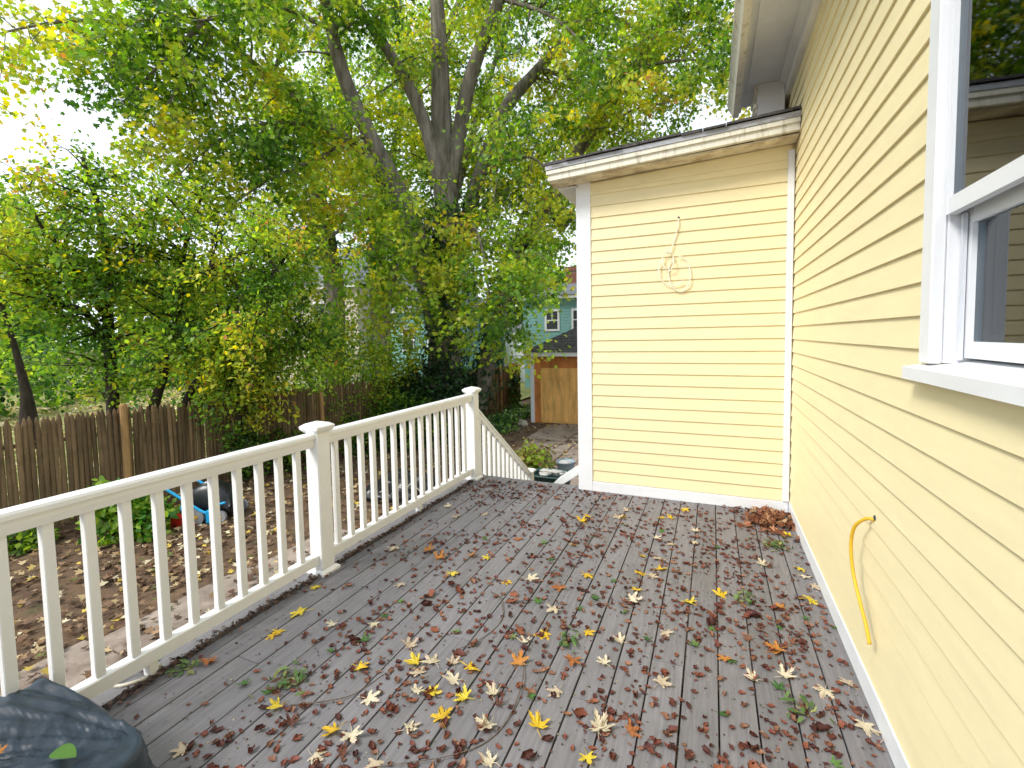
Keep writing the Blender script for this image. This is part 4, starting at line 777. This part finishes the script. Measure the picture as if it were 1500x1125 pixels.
bu = thing('bucket', 'blue-grey bucket behind the tub of debris', 'bucket', loc=(-2.72, 8.95, GZ))
b = MB(); b.tube([(0, 0, 0), (0, 0, .30), (0, 0, .305), (0, 0, .33)], [.14, .18, .195, .195], 24, False); b.add([(.14*math.cos(a*math.pi/12), .14*math.sin(a*math.pi/12), .18) for a in range(24)], [tuple(range(24))]); b.build('bucket_body', M['bucket'], bu, True)
MB().tube([(.18*math.cos(a*math.pi/10), .19*math.sin(a*math.pi/10), .335+.02*math.sin(a*math.pi/10)) for a in range(11)], .004, 5).build('handle', M['grey'], bu)
lump('contents', M['debris'], bu, (0, 0, .26), (.16, .16, .07), .4, 5, 16, 10)
bd = MB().prof([(-1.172, .085), (-1.186, .10), (-1.77, -.325), (-1.756, -.34)], 'y', 4.72, 5.6).build('white_board', M['white']); tag(bd, 'white sheet of board leaning on the corner of the yellow annex', 'board')
sp = MB().box(-1.74, -1.70, 4.8, 5.5, GZ, -.34).build('prop', M['wood_dark'], bd)
ro = lump('rock', M['stone'], None, (-5.55, 13.6, GZ+.08), (.17, .14, .15), .35, 2, 18, 12, 1.6); tag(ro, 'pale rock at the edge of the ivy near the garage', 'rock')

# ------------------------------------------------------------ plastic sheet over something at the near left corner of the deck
bgp = thing('covered_bundle', 'dark blue plastic sheet draped over a bundle in the near left corner', 'plastic sheet', loc=(-1.95, .42, 0))
b = MB(); vs_ = []; SEG, RNG = 200, 70
for i in range(RNG+1):
    t = i/RNG
    for j in range(SEG):
        a = 2*math.pi*j/SEG+.10; ca, sa = math.cos(a), math.sin(a)
        sq = 1/((abs(ca)**9+abs(sa)**9)**(1/9)); cn = max(0, (sq-1)/.31)
        if t < .62: s_ = t/.62; r_ = s_; z_ = .265-.035*s_**2.4-.012*cn*s_
        else: s_ = (t-.62)/.38; r_ = 1+.05*s_+.10*s_*s_*(1-cn*.3); z_ = .23*(1-s_)-.012*cn*(1-s_)
        lx, ly = .355*sq*r_*ca, .40*sq*r_*sa; phi = math.atan2(ly-.42, lx-.40); dc = math.hypot(ly-.42, lx-.40)
        rid = lambda q: 1-min(1, abs(noise.noise(Vector((phi*q, dc*1.1, 4.0))))*3.2)
        wv = (.017*rid(5.0)+.012*rid(11.0))*min(1, dc*3.5)+.012*noise.noise(Vector((lx*5, ly*5, t)))+.006*(1-min(1, 3*abs(noise.noise(Vector((lx*9+ly*14, ly*5-lx*3, 2))))))
        if t >= .62: r_ += wv*2.0+.03*math.sin(a*13+3*noise.noise(Vector((ca, sa, 0))))*s_
        else: z_ += wv*1.3
        vs_.append((.355*sq*r_*ca, .40*sq*r_*sa, max(.004, z_)))
b.add(vs_, [(i*SEG+j, (i+1)*SEG+j, (i+1)*SEG+(j+1) % SEG, i*SEG+(j+1) % SEG) for i in range(RNG) for j in range(SEG)]); b.build('plastic_sheet', M['bag'], bgp, True)

# small things on the deck edge
rp_ = MB().tube(smooth_pts([(-2.30, 1.19, .012), (-2.33, 1.14, .06), (-2.36, 1.09, .055), (-2.34, 1.06, .015), (-2.29, 1.09, .012), (-2.26, 1.15, .012), (-2.28, 1.21, .02)], 6), .0075, 7).build('rope_loop', M['rope'], None, True); tag(rp_, 'short loop of white rope at the railing support block', 'rope')
tp = MB().add([(-2.385, 1.46, .0075), (-2.362, 1.46, .0075), (-2.352, 1.68, .0075), (-2.375, 1.69, .0075), (-2.385, 1.46, .0085), (-2.362, 1.46, .0085), (-2.352, 1.68, .010), (-2.375, 1.69, .0085)], [(0,3,2,1), (4,5,6,7), (0,1,5,4), (2,3,7,6), (0,4,7,3), (1,2,6,5)]).build('tape_strip', M['tape']); tag(tp, 'strip of blue tape on deck edge under the railing', 'tape')
tl = ['curved bare twig in the middle of the deck', 'longest bare twig, curving at the bottom of the picture', 'thin twig near the grass clump at lower left', 'short dark twig toward the yellow annex', 'short straight twig near the left of the deck', 'small forked twig beside the long curved twig']
for i, t_ in enumerate(TWIGS[:4]):
    S = smooth_pts([(x_, y_, .008+.006*math.sin(k*1.7)) for k, (x_, y_) in enumerate(t_)], 6)
    o = MB().tube(S, [.0030*(1-.6*k/len(S)) for k in range(len(S))], 6).build('twig', M['twig'], None, True); tag(o, tl[i], 'twig', 'twigs on the deck')

# ------------------------------------------------------------ fallen leaves on the deck
def outline(seed):
    R = random.Random(seed); pts = []
    lobes = [(-108, .60, 21), (-54, .88, 20), (0, 1.0, 20), (54, .88, 20), (108, .60, 21)]
    pts.append((180, .10))
    for i, (a, L, w_) in enumerate(lobes):
        L *= R.uniform(.9, 1.08); a += R.uniform(-5, 5)
        for da, k in ((-w_*1.05, .42), (-w_*.92, .60), (-w_*.5, .62), (-w_*.52, .80), (-w_*.16, .80), (0, 1.0), (w_*.16, .82), (w_*.52, .78), (w_*.5, .62), (w_*.92, .58), (w_*1.05, .42)): pts.append((a+da, L*k*R.uniform(.95, 1.05)))
        if i < 4: pts.append(((a+lobes[i+1][0])/2, .36*R.uniform(.85, 1.15)))
    return [(-k*math.sin(math.radians(-a)), k*math.cos(math.radians(a))) for a, k in pts]
def deck_leaf_mesh(seed, col):
    R = random.Random(seed*7+1); o = outline(seed); n = len(o); cu = R.uniform(-.10, .50); tw_ = R.uniform(-.35, .35); fold = R.uniform(.0, .4)
    def zf(x, y): return .05+cu*(x*x+y*y)*.55+tw_*x*y*.7+fold*abs(x)*.5+.06*noise.noise(Vector((x*3, y*3, seed)))
    vs_ = [(0, 0, zf(0, 0))]+[(x*.5, y*.5, zf(x*.5, y*.5)) for x, y in o]+[(x, y, zf(x, y)) for x, y in o]
    fs_ = [(0, 1+i, 1+(i+1) % n) for i in range(n)]+[(1+i, 1+n+i, 1+n+(i+1) % n, 1+(i+1) % n) for i in range(n)]
    b = MB().add(vs_, fs_)
    b.tube(smooth_pts([(0, 0, zf(0, 0)-.01), (R.uniform(-.08, .08), -.35, .06), (R.uniform(-.25, .25), -.8, .04)], 4), [.022]*9, 4) if False else b.tube([(0, 0, zf(0, 0)-.01), (R.uniform(-.06, .06), -.35, .07), (R.uniform(-.2, .2), -.8, .05)], .018, 4)
    me = b.mesh('maple_leaf', M['dry'], True); nv = len(me.vertices); ca = me.color_attributes.new('Col', 'FLOAT_COLOR', 'POINT'); cl = []
    for v in me.vertices:
        r_ = math.hypot(v.co.x, v.co.y); k = 1+.22*noise.noise(Vector((v.co.x*4, v.co.y*4, seed)))-.18*(r_ > .8)
        cl += [col[0]*k, col[1]*k*(1-.12*(r_ > .75)), col[2]*k, 1]
    ca.data.foreach_set('color', cl); return me
zm = min
def zone(x, y):
    if x > .25: return 'close to the house wall'
    if x < -1.55: return 'close to the white railing'
    if y > 3.2: return 'near the yellow annex wall'
    if y < 1.55: return 'at the bottom of the picture'
    return 'in the middle of the deck'
CL = {'pale cream': [(.60, .52, .36), (.66, .58, .42), (.52, .42, .29)], 'bright yellow': [(.72, .48, .03), (.68, .52, .05), (.62, .40, .03)], 'orange-brown': [(.48, .20, .04), (.36, .13, .04)], 'green': [(.07, .17, .03), (.11, .21, .05), (.05, .13, .03)]}
LM = {c: [deck_leaf_mesh(i*3+k+hash_, col) for k in range(3) for i, col in enumerate(cs)] for hash_, (c, cs) in enumerate(CL.items())}
BRL = [deck_leaf_mesh(50+k, c) for k, c in enumerate([(.16, .06, .035), (.22, .09, .05), (.12, .045, .03), (.28, .13, .07)])]
SPECIAL = {('pale cream', 41): 'pale maple leaf lying against the house base trim, lower right', ('orange-brown', 4): 'large orange-yellow maple leaf right of centre on the deck', ('bright yellow', 0): 'large yellow maple leaf beside the near railing post', ('green', 0): 'small green leaf between the near post and deck middle'}
ORD = 'first second third fourth fifth sixth seventh eighth ninth tenth eleventh twelfth thirteenth fourteenth fifteenth sixteenth seventeenth eighteenth nineteenth twentieth'.split()
def leaf_labels(cn, pts):
    z_ = {}
    for k, p in enumerate(pts):
        if (cn, k) not in SPECIAL: z_.setdefault(zone(*p), []).append((math.atan2(p[0], p[1]), k))
    res = {}
    for zn, L in z_.items():
        L.sort()
        for q, (_, k) in enumerate(L):
            res[k] = f'only {cn} maple leaf {zn}' if len(L) == 1 else f'{cn} maple leaf {zn}, {ORD[min(q, 19)]} from the left' if q < 20 else f'{cn} maple leaf {zn}, rightmost'
    return res
R = random.Random(17)
for cn, pts in (('pale cream', LEAF_CREAM), ('bright yellow', LEAF_YELLOW), ('orange-brown', LEAF_ORANGE), ('green', LEAF_GREEN)):
    LB = leaf_labels(cn, pts)
    for k, (x_, y_) in enumerate(pts):
        o = link('maple_leaf', R.choice(LM[cn]), None, (x_, y_, .004)); s_ = R.uniform(.048, .072)*(.62 if cn == 'green' else 1)
        if (cn, k) in (('orange-brown', 4), ('bright yellow', 0)): s_ = .082
        o.scale = (s_, s_*R.uniform(.9, 1.1), s_*R.uniform(.8, 2.2)); o.rotation_euler = (R.gauss(0, .12), R.gauss(0, .12), R.uniform(0, 6.283))
        tag(o, SPECIAL.get((cn, k)) or LB[k], 'leaf', f'{cn} leaves {zone(x_, y_)}' if (cn, k) not in SPECIAL else 'fallen leaves on the deck')
for k in range(26):
    x_, y_ = R.uniform(-1.7, .5), R.uniform(1.1, 4.1); o = link('crumpled_leaf', R.choice(BRL), None, (x_, y_, .004)); s_ = R.uniform(.028, .048); o.scale = (s_, s_*R.uniform(.6, 1), s_*R.uniform(1.4, 2.6)); o.rotation_euler = (R.gauss(0, .3), R.gauss(0, .3), R.uniform(0, 6.283))
    tag(o, f'crumpled dark brown leaf {zone(x_, y_)}', 'leaf', f'crumpled brown leaves {zone(x_, y_)}')
# green leaf and scraps on the plastic sheet
o = link('oval_leaf', leaf_mesh('oval_leaf', [(0, 0, 0)], np.array([(1., .3, .05)]), np.array([(0, -.1, 1.)]), [.085], [(.07, .17, .02)], np.array([(.27*math.sin(math.pi*min(1, t/10))**.8*(1 if k == 0 else -1), t/10) for k in (0, 1) for t in (range(0, 11) if k == 0 else range(9, 0, -1))]), M['dry'], .5), None, (-1.72, .64, .293)); tag(o, 'bright green oval leaf lying on the dark plastic sheet', 'leaf')
for k, (x_, y_, z_) in enumerate([(-1.86, .56, .31), (-1.66, .58, .30)]):
    o = link('maple_leaf', LM['orange-brown'][k], None, (x_, y_, z_)); o.scale = (.035, .03, .04); tag(o, ['brown leaf scrap on the plastic sheet, at the left edge', 'brown leaf scrap on the plastic sheet, below the green leaf'][k], 'leaf')
# little brown curled scraps: the largest ones singly, the rest as one litter
def scrap_mesh(seed):
    R = random.Random(seed); b = MB(); vs_ = []; n, mrow = 6, 5; bend = R.uniform(2.0, 4.6); w_ = R.uniform(.35, .75); sk = R.uniform(-.5, .5)
    for i in range(mrow):
        for j in range(n):
            u_, v_ = i/(mrow-1)-.5, j/(n-1)-.5; ww = w_*(1-abs(u_*2)**2*.75)+.05; ph = v_*bend
            vs_.append((u_+sk*v_+.30*R.uniform(-1, 1)*(j in (0, 5)), ww*math.sin(ph)/bend*2.2+R.uniform(-.09, .09), .06+ww*(1-math.cos(ph))*.45+.55*u_*u_+R.uniform(0, .2)))
    b.add(vs_, [(i*n+j, (i+1)*n+j, (i+1)*n+j+1, i*n+j+1) for i in range(mrow-1) for j in range(n-1)])
    return np.array(b.v), b.f
SC = [scrap_mesh(k) for k in range(10)]
SCOL = [(.125, .038, .027), (.17, .052, .034), (.080, .027, .022), (.22, .075, .042), (.27, .13, .08)]
SM = []
for k in range(15):
    v_, f_ = SC[k % 10]; me = bpy.data.meshes.new('leaf_scrap'); me.from_pydata([tuple(a) for a in v_], [], f_); me.materials.append(M['dry']); me.shade_smooth()
    ca = me.color_attributes.new('Col', 'FLOAT_COLOR', 'POINT'); c = SCOL[k % 5]; ca.data.foreach_set('color', [q for i in range(len(v_)) for q in (c[0]*(1+.2*math.sin(i)), c[1]*(1+.2*math.sin(i)), c[2], 1)]); SM.append(me)
rg = np.random.default_rng(12); cand = []
cl = np.column_stack([rg.uniform(-2.2, .56, 420), rg.uniform(.7, 4.25, 420)])
cl = cl[np.array([noise.noise(Vector((a*1.1, b*1.1, 2)))+.25*(a > -1.5)-.35*(a < -1.9)+.1 for a, b in cl]) > -.12]
while len(cand) < 3500:
    if rg.uniform() < .72: c = cl[rg.integers(len(cl))]; x_, y_ = c+rg.normal(0, .08, 2)
    else: x_, y_ = rg.uniform(-2.2, .56), rg.uniform(.7, 4.25)
    if -2.22 < x_ < .56 and .5 < y_ < 4.25 and not (x_ < -1.52 and y_ < .95) and not (x_ < -1.7 and y_ < 2.6 and rg.uniform() < .55): cand.append((x_, y_))
cand = np.array(cand); dd = cand[:, 0]**2+cand[:, 1]**2; sz = rg.uniform(.012, .029, len(cand))*np.where(rg.uniform(size=len(cand)) < .05, 1.6, 1)
order = np.argsort(-(sz/np.sqrt(dd+2))); big = order[:300]; rest = order[300:]
for k in big:
    o = link('leaf_scrap', SM[int(rg.integers(15))], None, (cand[k, 0], cand[k, 1], .001)); s_ = sz[k]; o.scale = (s_*1.15, s_*1.15, s_*rg.uniform(.7, 1.1)); o.rotation_euler = (rg.normal(0, .2), rg.normal(0, .2), rg.uniform(0, 6.283))
    zn = zone(*cand[k]); tag(o, f'small curled red-brown leaf scrap {zn}', 'leaf', f'red-brown leaf scraps {zn}')
V_, F_, CC = [], [], []; off = 0
for k in rest:
    v_, f_ = SC[int(rg.integers(10))]; a = rg.uniform(0, 6.283); ca_, sa_ = math.cos(a), math.sin(a); s_ = sz[k]
    p = np.column_stack([v_[:, 0]*ca_-v_[:, 1]*sa_, v_[:, 0]*sa_+v_[:, 1]*ca_, v_[:, 2]*rg.uniform(.6, 1.1)])*s_+np.array((cand[k, 0], cand[k, 1], .001)); V_.append(p); F_ += [tuple(i+off for i in q) for q in f_]; off += len(v_)
    c = np.array(SCOL[int(rg.integers(5))])*rg.uniform(.7, 1.25); CC.append(np.tile(np.append(c, 1), (len(v_), 1)))
me = bpy.data.meshes.new('leaf_scraps'); me.from_pydata([tuple(a) for a in np.concatenate(V_)], [], F_); me.materials.append(M['dry']); me.shade_smooth(); ca = me.color_attributes.new('Col', 'FLOAT_COLOR', 'POINT'); ca.data.foreach_set('color', np.concatenate(CC).astype(np.float32).ravel())
tag(link('leaf_crumbs', me), 'tiny red-brown leaf crumbs strewn over the deck boards', 'leaf litter', kind='stuff')
# specks
rg = np.random.default_rng(55); n = 2600; pos = np.column_stack([rg.uniform(-2.2, .56, n), rg.uniform(.7, 4.25, n), np.full(n, .003)])
tag(link('debris_specks', leaf_mesh('debris_specks', pos, rnd_dirs(rg, n)*np.array((1, 1, .1)), rnd_dirs(rg, n)*.3+np.array((0, 0, 1.)), rg.uniform(.004, .013, n), palette(rg, n, [(.10, .04, .025), (.05, .03, .02), (.35, .28, .18), (.08, .12, .03)], [40, 30, 10, 8]), T_OVAL, M['dry'])), 'fine dark specks of leaf debris on the deck', 'leaf litter', kind='stuff')
# pile in the corner and green clumps
rg = np.random.default_rng(56); n = 300; r_ = np.abs(rg.normal(0, 1, n)); a = rg.uniform(0, 6.283, n)
px_ = np.clip(.42+.11*r_*np.cos(a), .0, .565); py_ = np.clip(4.02+.14*r_*np.sin(a), 3.4, 4.235); pz_ = .008+rg.uniform(0, 1, n)*.045*np.exp(-((px_-.46)/.16)**2-((py_-4.08)/.2)**2)
tag(link('leaf_pile', leaf_mesh('leaf_pile', np.column_stack([px_, py_, pz_]), rnd_dirs(rg, n)*np.array((1, 1, .5)), rnd_dirs(rg, n)*.7+np.array((0, 0, 1.)), rg.uniform(.03, .065, n), palette(rg, n, [(.22, .08, .04), (.32, .15, .075), (.15, .055, .032), (.42, .27, .15)], [30, 26, 24, 12]), T_MAPLE, M['dry'], .6)), 'pile of orange-brown leaves blown into the corner of the house', 'leaf pile', kind='stuff')
def tuft(x_, y_, n, rad, lb, seed):
    rg = np.random.default_rng(seed); p = np.column_stack([x_+rg.normal(0, rad, n), y_+rg.normal(0, rad, n), rg.uniform(.004, .03, n)])
    d = rnd_dirs(rg, n)*np.array((1, 1, .25))
    tag(link('green_sprig', leaf_mesh('green_sprig', p, d, rnd_dirs(rg, n)*.5+np.array((0, 0, 1.)), rg.uniform(.025, .06, n), palette(rg, n, [(.06, .12, .03), (.12, .19, .06), (.20, .22, .07), (.12, .05, .03)], [30, 30, 14, 12]), T_OVAL*np.array((.5, 1)), M['dry'])), lb, 'sprig', kind='stuff')
tuft(-1.67, 1.36, 60, .045, 'green sprig clump on the deck near the plastic sheet', 61); tuft(.40, 3.55, 60, .05, 'green sprig clump below the orange leaf pile', 62); tuft(-2.19, 1.24, 22, .03, 'green sprig beside the railing support block', 63)
tuft(-.62, 2.05, 26, .03, 'small green sprig in the middle of the deck', 64); tuft(.17, 2.75, 26, .03, 'small green sprig in front of the long yellow wall', 65); tuft(.33, 2.02, 24, .035, 'small green sprig at lower right of the deck', 66)
